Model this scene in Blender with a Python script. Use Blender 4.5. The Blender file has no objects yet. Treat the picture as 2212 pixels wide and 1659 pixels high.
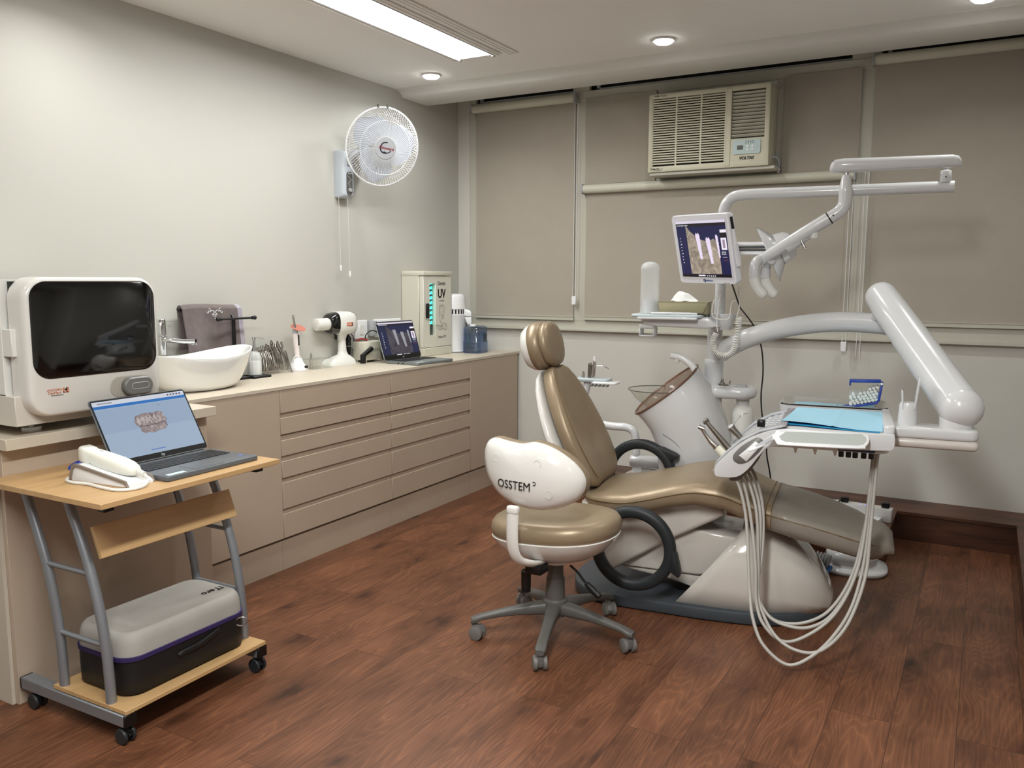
import bpy, bmesh, math, random
from mathutils import Vector, Matrix
random.seed(7)
S = bpy.context.scene
COL = S.collection
PI = math.pi

# ---------------------------------------------------------------- camera
def camera():
    F, p, r, y = 1808.35, 0.1235416, 0.0031309, 0.514767
    cy, sy, cp, sp = math.cos(y), math.sin(y), math.cos(p), math.sin(p)
    f = Vector((-sy*cp, cy*cp, -sp)); rt = Vector((cy, sy, 0)); up = rt.cross(f)
    rt, up = rt*math.cos(r)+up*math.sin(r), up*math.cos(r)-rt*math.sin(r)
    cam = bpy.data.cameras.new('camera'); cam.sensor_width = 36.0
    cam.lens = F/2212*36.0; cam.clip_start = 0.05
    o = bpy.data.objects.new('camera', cam); COL.objects.link(o)
    m = Matrix((rt, up, -f)).transposed().to_4x4(); m.translation = Vector((0, 0, 1.45))
    o.matrix_world = m; S.camera = o
camera()

# ---------------------------------------------------------------- world, exposure
W = bpy.data.worlds.new('world'); S.world = W; W.use_nodes = True
W.node_tree.nodes['Background'].inputs[0].default_value = (0.010, 0.013, 0.02, 1)
W.node_tree.nodes['Background'].inputs[1].default_value = 1.0
S.view_settings.view_transform = 'Standard'; S.view_settings.look = 'None'
S.view_settings.exposure = 0.08; S.view_settings.gamma = 1.0
S.view_settings.use_curve_mapping = False

# ---------------------------------------------------------------- lights
def area(name, loc, sx, sy, power, color=(.975, 1, .975), rot=(0, 0, 0), spread=180):
    l = bpy.data.lights.new(name, 'AREA'); l.shape = 'RECTANGLE'; l.size = sx; l.size_y = sy
    l.energy = power; l.color = color; l.spread = math.radians(spread)
    o = bpy.data.objects.new(name, l); COL.objects.link(o); o.location = loc; o.rotation_euler = rot
    return o
def disk(name, loc, d, power, color=(.98, 1, .97), spread=150):
    l = bpy.data.lights.new(name, 'AREA'); l.shape = 'DISK'; l.size = d
    l.energy = power; l.color = color; l.spread = math.radians(spread)
    o = bpy.data.objects.new(name, l); COL.objects.link(o); o.location = loc
    return o
CEIL = 2.70
PANELS = [(-2.60, 3.28, .23, 1.80), (-0.55, 0.4, .23, 1.80)]     # recessed strip panels: cx, cy, width, length; second one unseen, added to light the room
DOWN = [(-3.066, 4.40), (-1.562, 4.36), (-0.10, 4.40), (-3.05, 2.15), (-3.05, 0.55), (-1.10, 2.20), (0.9, 1.2), (-1.6, -0.6), (-3.0, -1.0)]  # after the first three: unseen downlights, added as extra room light
for i, (x, y, sx, sy) in enumerate(PANELS):
    area('panel_lamp', (x, y, CEIL+.004), sx*.95, sy*.97, (29, 112)[i])
for i, (x, y) in enumerate(DOWN):
    disk('downlight_lamp', (x, y, CEIL-.024), .09, 4.5)

# ---------------------------------------------------------------- materials
def lin(c):
    return tuple(((v/255)/12.92 if v/255 <= .04045 else (((v/255)+.055)/1.055)**2.4) for v in c)+(1.0,)
def mat(name, rgb, rough=.5, metal=0, spec=.5, trans=0, ior=1.45, emit=None, es=0, alpha=1, coat=0, bump=0, bscale=300, mottle=0, mscale=4, sheen=0):
    m = bpy.data.materials.new(name); m.use_nodes = True
    nt = m.node_tree; b = nt.nodes['Principled BSDF']; I = b.inputs
    I['Base Color'].default_value = lin(rgb); I['Roughness'].default_value = rough
    I['Metallic'].default_value = metal; I['Specular IOR Level'].default_value = spec
    I['Transmission Weight'].default_value = trans; I['IOR'].default_value = ior
    I['Alpha'].default_value = alpha; I['Coat Weight'].default_value = coat; I['Coat Roughness'].default_value = .08
    I['Sheen Weight'].default_value = sheen
    if emit: I['Emission Color'].default_value = lin(emit); I['Emission Strength'].default_value = es
    tc = nt.nodes.new('ShaderNodeTexCoord')
    if mottle:
        n = nt.nodes.new('ShaderNodeTexNoise'); n.inputs['Scale'].default_value = mscale; n.inputs['Detail'].default_value = 5
        nt.links.new(tc.outputs['Object'], n.inputs['Vector'])
        r = nt.nodes.new('ShaderNodeMapRange'); r.inputs[1].default_value = .3; r.inputs[2].default_value = .7
        r.inputs[3].default_value = 1-mottle; r.inputs[4].default_value = 1+mottle
        nt.links.new(n.outputs['Fac'], r.inputs[0])
        x = nt.nodes.new('ShaderNodeVectorMath'); x.operation = 'SCALE'; x.inputs[0].default_value = lin(rgb)[:3]
        nt.links.new(r.outputs[0], x.inputs['Scale']); nt.links.new(x.outputs[0], I['Base Color'])
    if bump:
        n = nt.nodes.new('ShaderNodeTexNoise'); n.inputs['Scale'].default_value = bscale; n.inputs['Detail'].default_value = 3
        nt.links.new(tc.outputs['Object'], n.inputs['Vector'])
        bp = nt.nodes.new('ShaderNodeBump'); bp.inputs['Strength'].default_value = bump; bp.inputs['Distance'].default_value = .002
        nt.links.new(n.outputs['Fac'], bp.inputs['Height']); nt.links.new(bp.outputs[0], I['Normal'])
    return m
def ramp(nt, stops):
    r = nt.nodes.new('ShaderNodeValToRGB'); e = r.color_ramp.elements
    while len(e) > 1: e.remove(e[-1])
    e[0].position = stops[0][0]; e[0].color = lin(stops[0][1])
    for p, c in stops[1:]:
        k = e.new(p); k.color = lin(c)
    return r
def wood_floor():
    m = bpy.data.materials.new('wood_planks'); m.use_nodes = True; nt = m.node_tree; L = nt.links
    b = nt.nodes['Principled BSDF']
    tc = nt.nodes.new('ShaderNodeTexCoord')
    sw = nt.nodes.new('ShaderNodeMapping'); sw.inputs['Rotation'].default_value = (0, 0, PI/2)
    L.new(tc.outputs['Object'], sw.inputs['Vector'])
    br = nt.nodes.new('ShaderNodeTexBrick'); br.offset = .37; br.offset_frequency = 2
    br.inputs['Color1'].default_value = (0, 0, 0, 1); br.inputs['Color2'].default_value = (1, 1, 1, 1); br.inputs['Mortar'].default_value = (.5, .5, .5, 1)
    br.inputs['Scale'].default_value = 1; br.inputs['Brick Width'].default_value = 1.22; br.inputs['Row Height'].default_value = .19
    br.inputs['Mortar Size'].default_value = .0012; br.inputs['Mortar Smooth'].default_value = .2; br.inputs['Bias'].default_value = 0
    L.new(sw.outputs[0], br.inputs['Vector'])
    # grain, shifted per plank
    off = nt.nodes.new('ShaderNodeVectorMath'); off.operation = 'MULTIPLY_ADD'
    off.inputs[1].default_value = (7.3, 13.1, 5.7); L.new(br.outputs['Color'], off.inputs[0]); L.new(tc.outputs['Object'], off.inputs[2])
    mp = nt.nodes.new('ShaderNodeMapping'); mp.inputs['Scale'].default_value = (7.0, 1.0, 1); L.new(off.outputs[0], mp.inputs['Vector'])
    n1 = nt.nodes.new('ShaderNodeTexNoise'); n1.inputs['Scale'].default_value = 1.0; n1.inputs['Detail'].default_value = 1.5; n1.inputs['Distortion'].default_value = .25
    L.new(mp.outputs[0], n1.inputs['Vector'])
    mul = nt.nodes.new('ShaderNodeMath'); mul.operation = 'MULTIPLY'; mul.inputs[1].default_value = 26; L.new(n1.outputs['Fac'], mul.inputs[0])
    fr = nt.nodes.new('ShaderNodeMath'); fr.operation = 'PINGPONG'; fr.inputs[1].default_value = .5; L.new(mul.outputs[0], fr.inputs[0])
    mp2 = nt.nodes.new('ShaderNodeMapping'); mp2.inputs['Scale'].default_value = (90, 4, 1); L.new(off.outputs[0], mp2.inputs['Vector'])
    n2 = nt.nodes.new('ShaderNodeTexNoise'); n2.inputs['Scale'].default_value = 1.5; n2.inputs['Detail'].default_value = 5; L.new(mp2.outputs[0], n2.inputs['Vector'])
    mp3 = nt.nodes.new('ShaderNodeMapping'); mp3.inputs['Scale'].default_value = (5, 2.2, 1); L.new(off.outputs[0], mp3.inputs['Vector'])
    n3 = nt.nodes.new('ShaderNodeTexNoise'); n3.inputs['Scale'].default_value = 1.4; n3.inputs['Detail'].default_value = 3; L.new(mp3.outputs[0], n3.inputs['Vector'])
    r1 = ramp(nt, [(0, (142, 96, 66)), (.10, (122, 80, 54)), (.4, (110, 71, 49)), (1, (104, 67, 47))]); L.new(fr.outputs[0], r1.inputs[0])
    r2 = ramp(nt, [(.30, (78, 48, 35)), (.62, (128, 84, 60))]); L.new(n2.outputs['Fac'], r2.inputs[0])
    mx = nt.nodes.new('ShaderNodeMix'); mx.data_type = 'RGBA'; mx.inputs[0].default_value = .45
    L.new(r1.outputs[0], mx.inputs[6]); L.new(r2.outputs[0], mx.inputs[7])
    r3 = ramp(nt, [(.24, (90, 84, 82)), (.36, (205, 200, 200)), (.62, (255, 255, 255))]); L.new(n3.outputs['Fac'], r3.inputs[0])
    mk = nt.nodes.new('ShaderNodeMix'); mk.data_type = 'RGBA'; mk.blend_type = 'MULTIPLY'; mk.inputs[0].default_value = .9
    L.new(mx.outputs[2], mk.inputs[6]); L.new(r3.outputs[0], mk.inputs[7])
    r4 = ramp(nt, [(0, (232, 230, 230)), (1, (255, 252, 250))]); L.new(br.outputs['Color'], r4.inputs[0])
    mk2 = nt.nodes.new('ShaderNodeMix'); mk2.data_type = 'RGBA'; mk2.blend_type = 'MULTIPLY'; mk2.inputs[0].default_value = 1
    L.new(mk.outputs[2], mk2.inputs[6]); L.new(r4.outputs[0], mk2.inputs[7])
    mm = nt.nodes.new('ShaderNodeMix'); mm.data_type = 'RGBA'; L.new(br.outputs['Fac'], mm.inputs[0]); L.new(mk2.outputs[2], mm.inputs[6])
    mm.inputs[7].default_value = lin((62, 39, 29)); L.new(mm.outputs[2], b.inputs['Base Color'])
    b.inputs['Roughness'].default_value = .42; b.inputs['Specular IOR Level'].default_value = .35
    bp = nt.nodes.new('ShaderNodeBump'); bp.inputs['Strength'].default_value = .15; bp.inputs['Distance'].default_value = .001
    L.new(n2.outputs['Fac'], bp.inputs['Height']); L.new(bp.outputs[0], b.inputs['Normal'])
    return m
def wood(name, base, dark, sc=(3, 40, 40), contrast=1, rough=.45):
    m = bpy.data.materials.new(name); m.use_nodes = True; nt = m.node_tree; L = nt.links; b = nt.nodes['Principled BSDF']
    tc = nt.nodes.new('ShaderNodeTexCoord'); mp = nt.nodes.new('ShaderNodeMapping'); mp.inputs['Scale'].default_value = sc
    L.new(tc.outputs['Object'], mp.inputs['Vector'])
    n = nt.nodes.new('ShaderNodeTexNoise'); n.inputs['Scale'].default_value = 1; n.inputs['Detail'].default_value = 5; n.inputs['Distortion'].default_value = .6
    L.new(mp.outputs[0], n.inputs['Vector']); r = ramp(nt, [(.3, dark), (.65, base)]); L.new(n.outputs['Fac'], r.inputs[0])
    L.new(r.outputs[0], b.inputs['Base Color']); b.inputs['Roughness'].default_value = rough
    return m
def glass(name, rgb, rough=.02, alpha=.2, ior=1.45):
    m = bpy.data.materials.new(name); m.use_nodes = True; nt = m.node_tree; L = nt.links
    nt.nodes.remove(nt.nodes['Principled BSDF']); o = nt.nodes['Material Output']
    t = nt.nodes.new('ShaderNodeBsdfTransparent'); t.inputs[0].default_value = lin(rgb)
    g = nt.nodes.new('ShaderNodeBsdfGlossy'); g.inputs['Roughness'].default_value = rough
    lw = nt.nodes.new('ShaderNodeLayerWeight'); lw.inputs[0].default_value = .3; f = nt.nodes.new('ShaderNodeMath'); f.operation = 'POWER'; f.inputs[1].default_value = 3.0; L.new(lw.outputs['Facing'], f.inputs[0])
    a = nt.nodes.new('ShaderNodeMath'); a.operation = 'MULTIPLY_ADD'; a.inputs[1].default_value = .7; a.inputs[2].default_value = .04+alpha*.1; a.use_clamp = True
    L.new(f.outputs[0], a.inputs[0]); mx = nt.nodes.new('ShaderNodeMixShader')
    L.new(a.outputs[0], mx.inputs[0]); L.new(t.outputs[0], mx.inputs[1]); L.new(g.outputs[0], mx.inputs[2]); L.new(mx.outputs[0], o.inputs[0])
    return m
MT = dict(
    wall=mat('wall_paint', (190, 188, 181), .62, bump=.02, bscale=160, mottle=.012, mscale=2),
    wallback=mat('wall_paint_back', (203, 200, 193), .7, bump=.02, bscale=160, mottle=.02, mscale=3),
    ceil=mat('ceiling_paint', (242, 241, 238), .8),
    beam=mat('beam_paint', (226, 226, 222), .5),
    frame=mat('window_frame_paint', (190, 187, 175), .5),
    dark=mat('night_window', (8, 10, 12), .08),
    blind=mat('blind_fabric', (170, 162, 150), .85, mottle=.02, mscale=6),
    panelfab=mat('fabric_panel', (168, 160, 148), .85, mottle=.05, mscale=3),
    cream=mat('cream_plastic', (210, 207, 192), .42),
    accream=mat('aged_cream_plastic', (204, 199, 178), .4),
    cab=mat('cabinet_laminate', (182, 164, 146), .5, mottle=.012, mscale=8),
    cabdark=mat('cabinet_recess', (140, 124, 108), .6),
    top=mat('worktop_laminate', (200, 189, 172), .42, mottle=.03, mscale=14),
    base=wood('dark_walnut', (96, 59, 40), (50, 29, 20), (3, 16, 16), rough=.45),
    beech=wood('beech_board', (194, 158, 112), (178, 142, 97), (14, 2.2, 14), rough=.4),
    white=mat('glossy_white_plastic', (228, 226, 222), .16, coat=.6),
    whiteb=mat('bright_white_plastic', (236, 236, 238), .22, coat=.4),
    satin=mat('satin_white_plastic', (222, 221, 216), .4),
    warm=mat('warm_white_shell', (206, 200, 193), .14, coat=.7),
    porc=mat('porcelain', (238, 238, 236), .06, coat=1),
    steel=mat('brushed_steel', (190, 188, 184), .28, 1),
    steel2=mat('bright_steel', (222, 220, 214), .3, .6),
    chrome=mat('chrome', (220, 222, 225), .07, 1),
    dsteel=mat('dull_instrument_steel', (150, 146, 140), .3, 1),
    silver=mat('silver_paint', (142, 146, 152), .38, .55),
    gold=mat('bronze_vinyl', (152, 134, 110), .38, .28, bump=.02, bscale=220, mottle=.04, mscale=9),
    golds=mat('bronze_vinyl_seam', (112, 90, 60), .5),
    sgray=mat('slate_grey_plastic', (62, 68, 74), .42),
    rubber=mat('charcoal_rubber', (34, 38, 41), .5),
    black=mat('black_plastic', (12, 12, 13), .35),
    blackg=mat('black_gloss', (3, 4, 6), .05, coat=1),
    gray=mat('grey_plastic', (112, 110, 107), .4),
    mgray=mat('mid_grey_plastic', (90, 88, 85), .42),
    lgray=mat('light_grey_plastic', (172, 174, 178), .35),
    hose=mat('grey_hose', (172, 168, 162), .4),
    blue=mat('blue_plastic', (28, 64, 160), .35),
    bib=mat('blue_paper', (160, 204, 224), .85),
    bibd=mat('blue_paper_lining', (30, 140, 190), .6),
    brown=mat('brown_translucent_rim', (112, 84, 70), .25, coat=.3),
    teal=mat('uv_glow', (60, 230, 220), .5, emit=(70, 240, 225), es=1.6),
    orange=mat('orange_print', (196, 108, 72), .6),
    orshield=mat('orange_shield', (190, 108, 92), .2, coat=.5),
    ink=mat('black_ink', (14, 14, 16), .5),
    inkg=mat('grey_ink', (96, 96, 92), .6),
    towel=mat('towel_terry', (100, 88, 87), .95, bump=.3, bscale=400, mottle=.12, mscale=30, sheen=.4),
    towel2=mat('towel_band', (160, 155, 166), .9, bump=.1, bscale=400),
    casegray=mat('case_fabric_grey', (156, 152, 146), .8, mottle=.06, mscale=7, bump=.05),
    caseblk=mat('case_fabric_black', (18, 18, 20), .55),
    purple=mat('purple_zip', (46, 34, 84), .6),
    lapsil=mat('laptop_silver', (132, 138, 140), .35, .5),
    lapdark=mat('laptop_grey', (98, 102, 108), .38, .3),
    key=mat('laptop_key', (20, 21, 24), .5),
    tissue=mat('tissue_paper', (240, 240, 238), .9),
    tbox=mat('tissue_carton', (146, 140, 112), .6),
    frost=mat('frosted_plastic', (225, 230, 230), .35, trans=.75, ior=1.15),
    clear=glass('clear_acrylic', (254, 255, 254), alpha=.3),
    cglass=glass('clear_glass', (254, 255, 253), alpha=.3),
    jug=glass('blue_jug_plastic', (208, 222, 242), .12, .6),
    jugw=glass('blue_water', (206, 220, 236), .1, .2),
    ppl=mat('clear_leg_cover', (172, 164, 154), .3, alpha=.5, bump=.25, bscale=30),
    lamp=mat('lamp_diffuser', (255, 255, 255), .5, emit=(255, 254, 250), es=7.0),
    whitet=mat('tower_white', (212, 212, 214), .22, coat=.35),
    clearw=mat('translucent_white', (230, 232, 234), .2, alpha=.75),
    frost2=mat('frosted_tube', (234, 237, 237), .35, alpha=.45),
    monw=mat('monitor_trim', (216, 216, 222), .3),
    shelfg=mat('holder_grey', (176, 184, 188), .3),
    lens=mat('downlight_lens', (255, 255, 255), .5, emit=(255, 254, 250), es=22.0),
    paper=mat('white_paper', (240, 240, 240), .8),
)
# ---------------------------------------------------------------- geometry helpers
def cr(pts, n=8, closed=False):
    P = [Vector(p) for p in pts]; out = []; N = len(P)
    rng = range(N if closed else N-1)
    for i in rng:
        if closed: a, b, c, d = P[(i-1) % N], P[i], P[(i+1) % N], P[(i+2) % N]
        else:
            b, c = P[i], P[i+1]; a = P[i-1] if i > 0 else b*2-c; d = P[i+2] if i+2 < N else c*2-b
        for k in range(n):
            t = k/n; out.append(.5*((2*b)+(c-a)*t+(2*a-5*b+4*c-d)*t*t+(3*b-a-3*c+d)*t**3))
    if not closed: out.append(P[-1])
    return out
def rrect(w, h, r, n=6, cx=0, cy=0):
    out = []; r = min(r, w/2-1e-5, h/2-1e-5)
    for (x, y, a) in ((w/2-r, h/2-r, 0), (-w/2+r, h/2-r, 90), (-w/2+r, -h/2+r, 180), (w/2-r, -h/2+r, 270)):
        for k in range(n+1):
            t = math.radians(a+90*k/n); out.append((cx+x+r*math.cos(t), cy+y+r*math.sin(t)))
    return out
def ell(a, b, n=32, cx=0, cy=0, p=2):
    o = []
    for k in range(n):
        t = 2*PI*k/n; c, s = math.cos(t), math.sin(t)
        o.append((cx+a*abs(c)**(2/p)*(1 if c >= 0 else -1), cy+b*abs(s)**(2/p)*(1 if s >= 0 else -1)))
    return o
class G:
    def __init__(s): s.b = bmesh.new()
    def _merge(s, t, M=None):
        if M is not None: bmesh.ops.transform(t, matrix=M, verts=t.verts)
        me = bpy.data.meshes.new('t'); t.to_mesh(me); t.free(); s.b.from_mesh(me); bpy.data.meshes.remove(me); return s
    def box(s, x0, x1, y0, y1, z0, z1, bev=0, seg=2, M=None):
        if bev <= .003: seg = 1
        t = bmesh.new(); bmesh.ops.create_cube(t, size=1)
        for v in t.verts: v.co = Vector(((x0+x1)/2+v.co.x*(x1-x0), (y0+y1)/2+v.co.y*(y1-y0), (z0+z1)/2+v.co.z*(z1-z0)))
        if bev: bmesh.ops.bevel(t, geom=t.edges[:], offset=min(bev, .49*min(abs(x1-x0), abs(y1-y0), abs(z1-z0))), segments=seg, profile=.5, affect='EDGES')
        return s._merge(t, M)
    def rings(s, R, cap=True, closed=False, M=None):
        t = bmesh.new(); V = [[t.verts.new(p) for p in r] for r in R]; n = len(R[0])
        m = len(V)
        for i in range(m if closed else m-1):
            A, B = V[i], V[(i+1) % m]
            for k in range(n): t.faces.new((A[k], A[(k+1) % n], B[(k+1) % n], B[k]))
        if cap and not closed: t.faces.new(V[0][::-1]); t.faces.new(V[-1])
        bmesh.ops.recalc_face_normals(t, faces=t.faces[:]); return s._merge(t, M)
    def prism(s, poly, d0, d1, ax='z', bev=0, seg=2, M=None):
        if bev <= .003: seg = 1
        f = {'z': lambda a, b, d: (a, b, d), 'y': lambda a, b, d: (a, d, b), 'x': lambda a, b, d: (d, a, b)}[ax]
        t = bmesh.new(); A = [t.verts.new(f(a, b, d0)) for a, b in poly]; B = [t.verts.new(f(a, b, d1)) for a, b in poly]; n = len(poly)
        t.faces.new(A[::-1]); t.faces.new(B)
        for k in range(n): t.faces.new((A[k], A[(k+1) % n], B[(k+1) % n], B[k]))
        bmesh.ops.recalc_face_normals(t, faces=t.faces[:])
        if bev:
            cap = [e for e in t.edges if (e.verts[0] in A and e.verts[1] in A) or (e.verts[0] in B and e.verts[1] in B)]
            bmesh.ops.bevel(t, geom=cap, offset=bev, segments=seg, profile=.5, affect='EDGES', clamp_overlap=True)
        return s._merge(t, M)
    def tube(s, pts, r, n=12, closed=False, cap=True, sq=None, M=None):
        P = [Vector(p) for p in pts]; N = len(P); R = []
        rr = r if isinstance(r, (list, tuple)) else [r]*N
        T = []
        for i in range(N):
            if closed: d = P[(i+1) % N]-P[i-1]
            else: d = P[min(i+1, N-1)]-P[max(i-1, 0)]
            T.append(d.normalized())
        u = Vector((0, 0, 1)); u = u if abs(T[0].dot(u)) < .9 else Vector((0, 1, 0))
        nn = (u-T[0]*u.dot(T[0])).normalized()
        for i in range(N):
            nn = (nn-T[i]*nn.dot(T[i])).normalized(); bb = T[i].cross(nn)
            a, b = (sq if sq else (1, 1))
            R.append([P[i]+(nn*math.cos(2*PI*k/n)*a+bb*math.sin(2*PI*k/n)*b)*rr[i] for k in range(n)])
        return s.rings(R, cap, closed, M)
    def lathe(s, prof, c=(0, 0, 0), n=32, ax='z', cap=True, M=None):
        R = []
        for r, h in prof:
            r = max(r, 1e-4); ring = []
            for k in range(n):
                t = 2*PI*k/n; a, b = r*math.cos(t), r*math.sin(t)
                ring.append({'z': (c[0]+a, c[1]+b, c[2]+h), 'y': (c[0]+a, c[1]+h, c[2]+b), 'x': (c[0]+h, c[1]+a, c[2]+b)}[ax])
            R.append(ring)
        return s.rings(R, cap, False, M)
    def ball(s, c, r, n=20, sc=(1, 1, 1), M=None):
        t = bmesh.new(); bmesh.ops.create_uvsphere(t, u_segments=n, v_segments=max(6, n//2), radius=r)
        for v in t.verts: v.co = Vector((c[0]+v.co.x*sc[0], c[1]+v.co.y*sc[1], c[2]+v.co.z*sc[2]))
        return s._merge(t, M)
    def grid(s, fn, nu, nv, th=0, M=None):
        t = bmesh.new(); P = [[Vector(fn(i/nu, j/nv)) for j in range(nv+1)] for i in range(nu+1)]
        def nrm(i, j):
            a = P[min(i+1, nu)][j]-P[max(i-1, 0)][j]; b = P[i][min(j+1, nv)]-P[i][max(j-1, 0)]
            c = a.cross(b); return c.normalized() if c.length > 1e-12 else Vector((0, 0, 1))
        N = [[nrm(i, j) for j in range(nv+1)] for i in range(nu+1)]
        A = [[t.verts.new(P[i][j]+N[i][j]*th/2) for j in range(nv+1)] for i in range(nu+1)]
        B = [[t.verts.new(P[i][j]-N[i][j]*th/2) for j in range(nv+1)] for i in range(nu+1)]
        for i in range(nu):
            for j in range(nv):
                t.faces.new((A[i][j], A[i+1][j], A[i+1][j+1], A[i][j+1])); t.faces.new((B[i][j+1], B[i+1][j+1], B[i+1][j], B[i][j]))
        for i in range(nu):
            t.faces.new((A[i+1][0], A[i][0], B[i][0], B[i+1][0])); t.faces.new((A[i][nv], A[i+1][nv], B[i+1][nv], B[i][nv]))
        for j in range(nv):
            t.faces.new((A[0][j], A[0][j+1], B[0][j+1], B[0][j])); t.faces.new((A[nu][j+1], A[nu][j], B[nu][j], B[nu][j+1]))
        return s._merge(t, M)
    def out(s, name, m, parent=None, ang=38, sub=0):
        me = bpy.data.meshes.new(name); bmesh.ops.recalc_face_normals(s.b, faces=s.b.faces[:])
        s.b.to_mesh(me); s.b.free()
        for p in me.polygons: p.use_smooth = True
        if not sub: me.set_sharp_from_angle(angle=math.radians(ang))
        me.materials.append(MT[m] if isinstance(m, str) else m)
        o = bpy.data.objects.new(name, me); COL.objects.link(o)
        if parent is not None: o.parent = parent
        if sub:
            k = o.modifiers.new('sub', 'SUBSURF'); k.levels = sub; k.render_levels = sub
        return o
def tag(o, label, cat, group=None):
    o['label'] = label; o['category'] = cat
    if group: o['group'] = group
    return o
def thing(name, label, cat, loc=(0, 0, 0), rz=0, group=None):
    o = bpy.data.objects.new(name, None); COL.objects.link(o); o.empty_display_size = .05
    o.location = loc; o.rotation_euler = (0, 0, rz); return tag(o, label, cat, group)
def struct(o): o['kind'] = 'structure'; return o
def bx(name, m, parent, *a, bev=0, seg=2): return G().box(*a, bev=bev, seg=seg).out(name, m, parent)
def text(name, s, size, origin, right, up, m, parent, ex=.0004, bold=0, align='CENTER', shear=0, squash=1):
    c = bpy.data.curves.new('txt', 'FONT'); c.body = s; c.size = size; c.extrude = ex; c.offset = bold
    c.align_x = align; c.align_y = 'CENTER'; c.shear = shear; c.resolution_u = 3
    t = bpy.data.objects.new('txt', c); COL.objects.link(t); bpy.context.view_layer.update()
    me = bpy.data.meshes.new_from_object(t.evaluated_get(bpy.context.evaluated_depsgraph_get()))
    bpy.data.objects.remove(t); bpy.data.curves.remove(c)
    r = Vector(right).normalized(); u = Vector(up); u = (u-r*u.dot(r)).normalized(); n = r.cross(u)
    M = Matrix((r*squash, u, n)).transposed().to_4x4(); M.translation = Vector(origin)
    q = bmesh.new(); q.from_mesh(me); bmesh.ops.triangulate(q, faces=q.faces[:]); q.to_mesh(me); q.free()
    me.transform(M); me.materials.clear(); me.materials.append(MT[m] if isinstance(m, str) else m); me.name = name
    o = bpy.data.objects.new(name, me); COL.objects.link(o); o.parent = parent; return o
def dup(o, loc=None, rz=None, label=None):
    def rec(a, par):
        c = a.copy(); COL.objects.link(c)
        if par is not None: c.parent = par
        for ch in a.children: rec(ch, c)
        return c
    c = rec(o, None)
    if loc is not None: c.location = loc
    if rz is not None: c.rotation_euler = (0, 0, rz)
    if label: c['label'] = label
    return c
def basis(o, ex, ez):       # matrix with local x, z given
    x = Vector(ex).normalized(); z = Vector(ez); z = (z-x*z.dot(x)).normalized(); y = z.cross(x)
    M = Matrix((x, y, z)).transposed().to_4x4(); M.translation = Vector(o); return M
# ---------------------------------------------------------------- room shell
XL, YB, XR = -3.5, 5.385, 0.34
struct(G().box(XL-.1, 2.2, -2.6, 5.8, -.06, 0).out('floor', wood_floor()))
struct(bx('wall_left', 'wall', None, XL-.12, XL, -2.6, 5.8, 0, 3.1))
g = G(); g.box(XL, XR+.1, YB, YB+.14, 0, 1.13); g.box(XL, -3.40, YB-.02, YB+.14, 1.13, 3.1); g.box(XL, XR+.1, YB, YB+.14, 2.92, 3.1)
struct(g.out('wall_back', 'wallback'))
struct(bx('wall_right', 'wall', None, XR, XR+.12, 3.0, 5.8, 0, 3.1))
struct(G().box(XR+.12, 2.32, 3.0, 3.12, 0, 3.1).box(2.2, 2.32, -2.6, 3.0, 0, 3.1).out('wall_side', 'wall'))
struct(bx('wall_front', 'wall', None, XL-.12, 2.32, -2.72, -2.6, 0, 3.1))
# ceiling with openings for the strip panels and the downlights
g = G()
ys = -2.6
p0, p1 = PANELS
def cell(x0, x1, y0, y1): g.box(x0, x1, y0, y1, CEIL, CEIL+.02)
hx0, hx1, hy0, hy1 = p0[0]-p0[2]/2, p0[0]+p0[2]/2, p0[1]-p0[3]/2, p0[1]+p0[3]/2
qx0, qx1, qy0, qy1 = p1[0]-p1[2]/2, p1[0]+p1[2]/2, p1[1]-p1[3]/2, p1[1]+p1[3]/2
cell(XL, hx0, -2.6, 4.67); cell(hx0, hx1, -2.6, hy0); cell(hx0, hx1, hy1, 4.67)
cell(hx1, qx0, -2.6, 4.67); cell(qx0, qx1, -2.6, qy0); cell(qx0, qx1, qy1, 4.67); cell(qx1, 2.32, -2.6, 4.67)
g.box(XL, XR+.1, 4.95, YB+.14, 3.0, 3.06)
struct(g.out('ceiling', 'ceil'))
# moulded beam along the curtain pocket
prof = [(4.60, 2.72), (4.60, 2.699), (4.625, 2.696), (4.655, 2.688), (4.675, 2.672), (4.683, 2.662), (4.69, 2.657), (4.965, 2.655), (4.97, 2.66), (4.97, 3.0), (4.94, 3.0), (4.94, 2.72)]
struct(G().prism(prof, XL, XR, 'x').out('trim_1', 'beam', ang=50))
# ceiling strip lights with grooved frame
for i, (x, y, sx, sy) in enumerate(PANELS):
    t = thing('ceiling_strip_light', ('long white glowing strip panel recessed in the ceiling', 'unseen strip panel added in the ceiling behind the viewer to light the room')[i], 'ceiling light', (x, y, CEIL))
    bx('diffuser', 'lamp', t, -sx/2, sx/2, -sy/2, sy/2, .008, .02)
    g = G()
    for (a, b) in ((-sx/2-.05, -sx/2-.004), (sx/2+.004, sx/2+.05)):
        g.box(a, b, -sy/2, sy/2-.005, -.008, -.0005, bev=.003)
        g.box(a+.016, b-.016, -sy/2, sy/2-.005, -.013, -.007, bev=.002)
    for k in range(3): g.box(sx/2+.082+k*.022, sx/2+.096+k*.022, -sy/2, sy/2+.03, -.009, -.0005, bev=.002)
    g.out('grooved_frame', 'ceil', t)
    g = G(); g.box(-sx/2-.004, -sx/2+.002, -sy/2, sy/2, -.010, .008); g.box(sx/2-.002, sx/2+.004, -sy/2, sy/2, -.010, .008); g.out('metal_edge', 'lgray', t)
    g = G()
    for sxx in (-1, 1): g.box(sxx*(sx/2-.004)-.008, sxx*(sx/2-.004)+.008, sy/2-.012, sy/2+.006, -.014, .006, bev=.002)
    g.out('corner_clip', 'steel', t)
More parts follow.
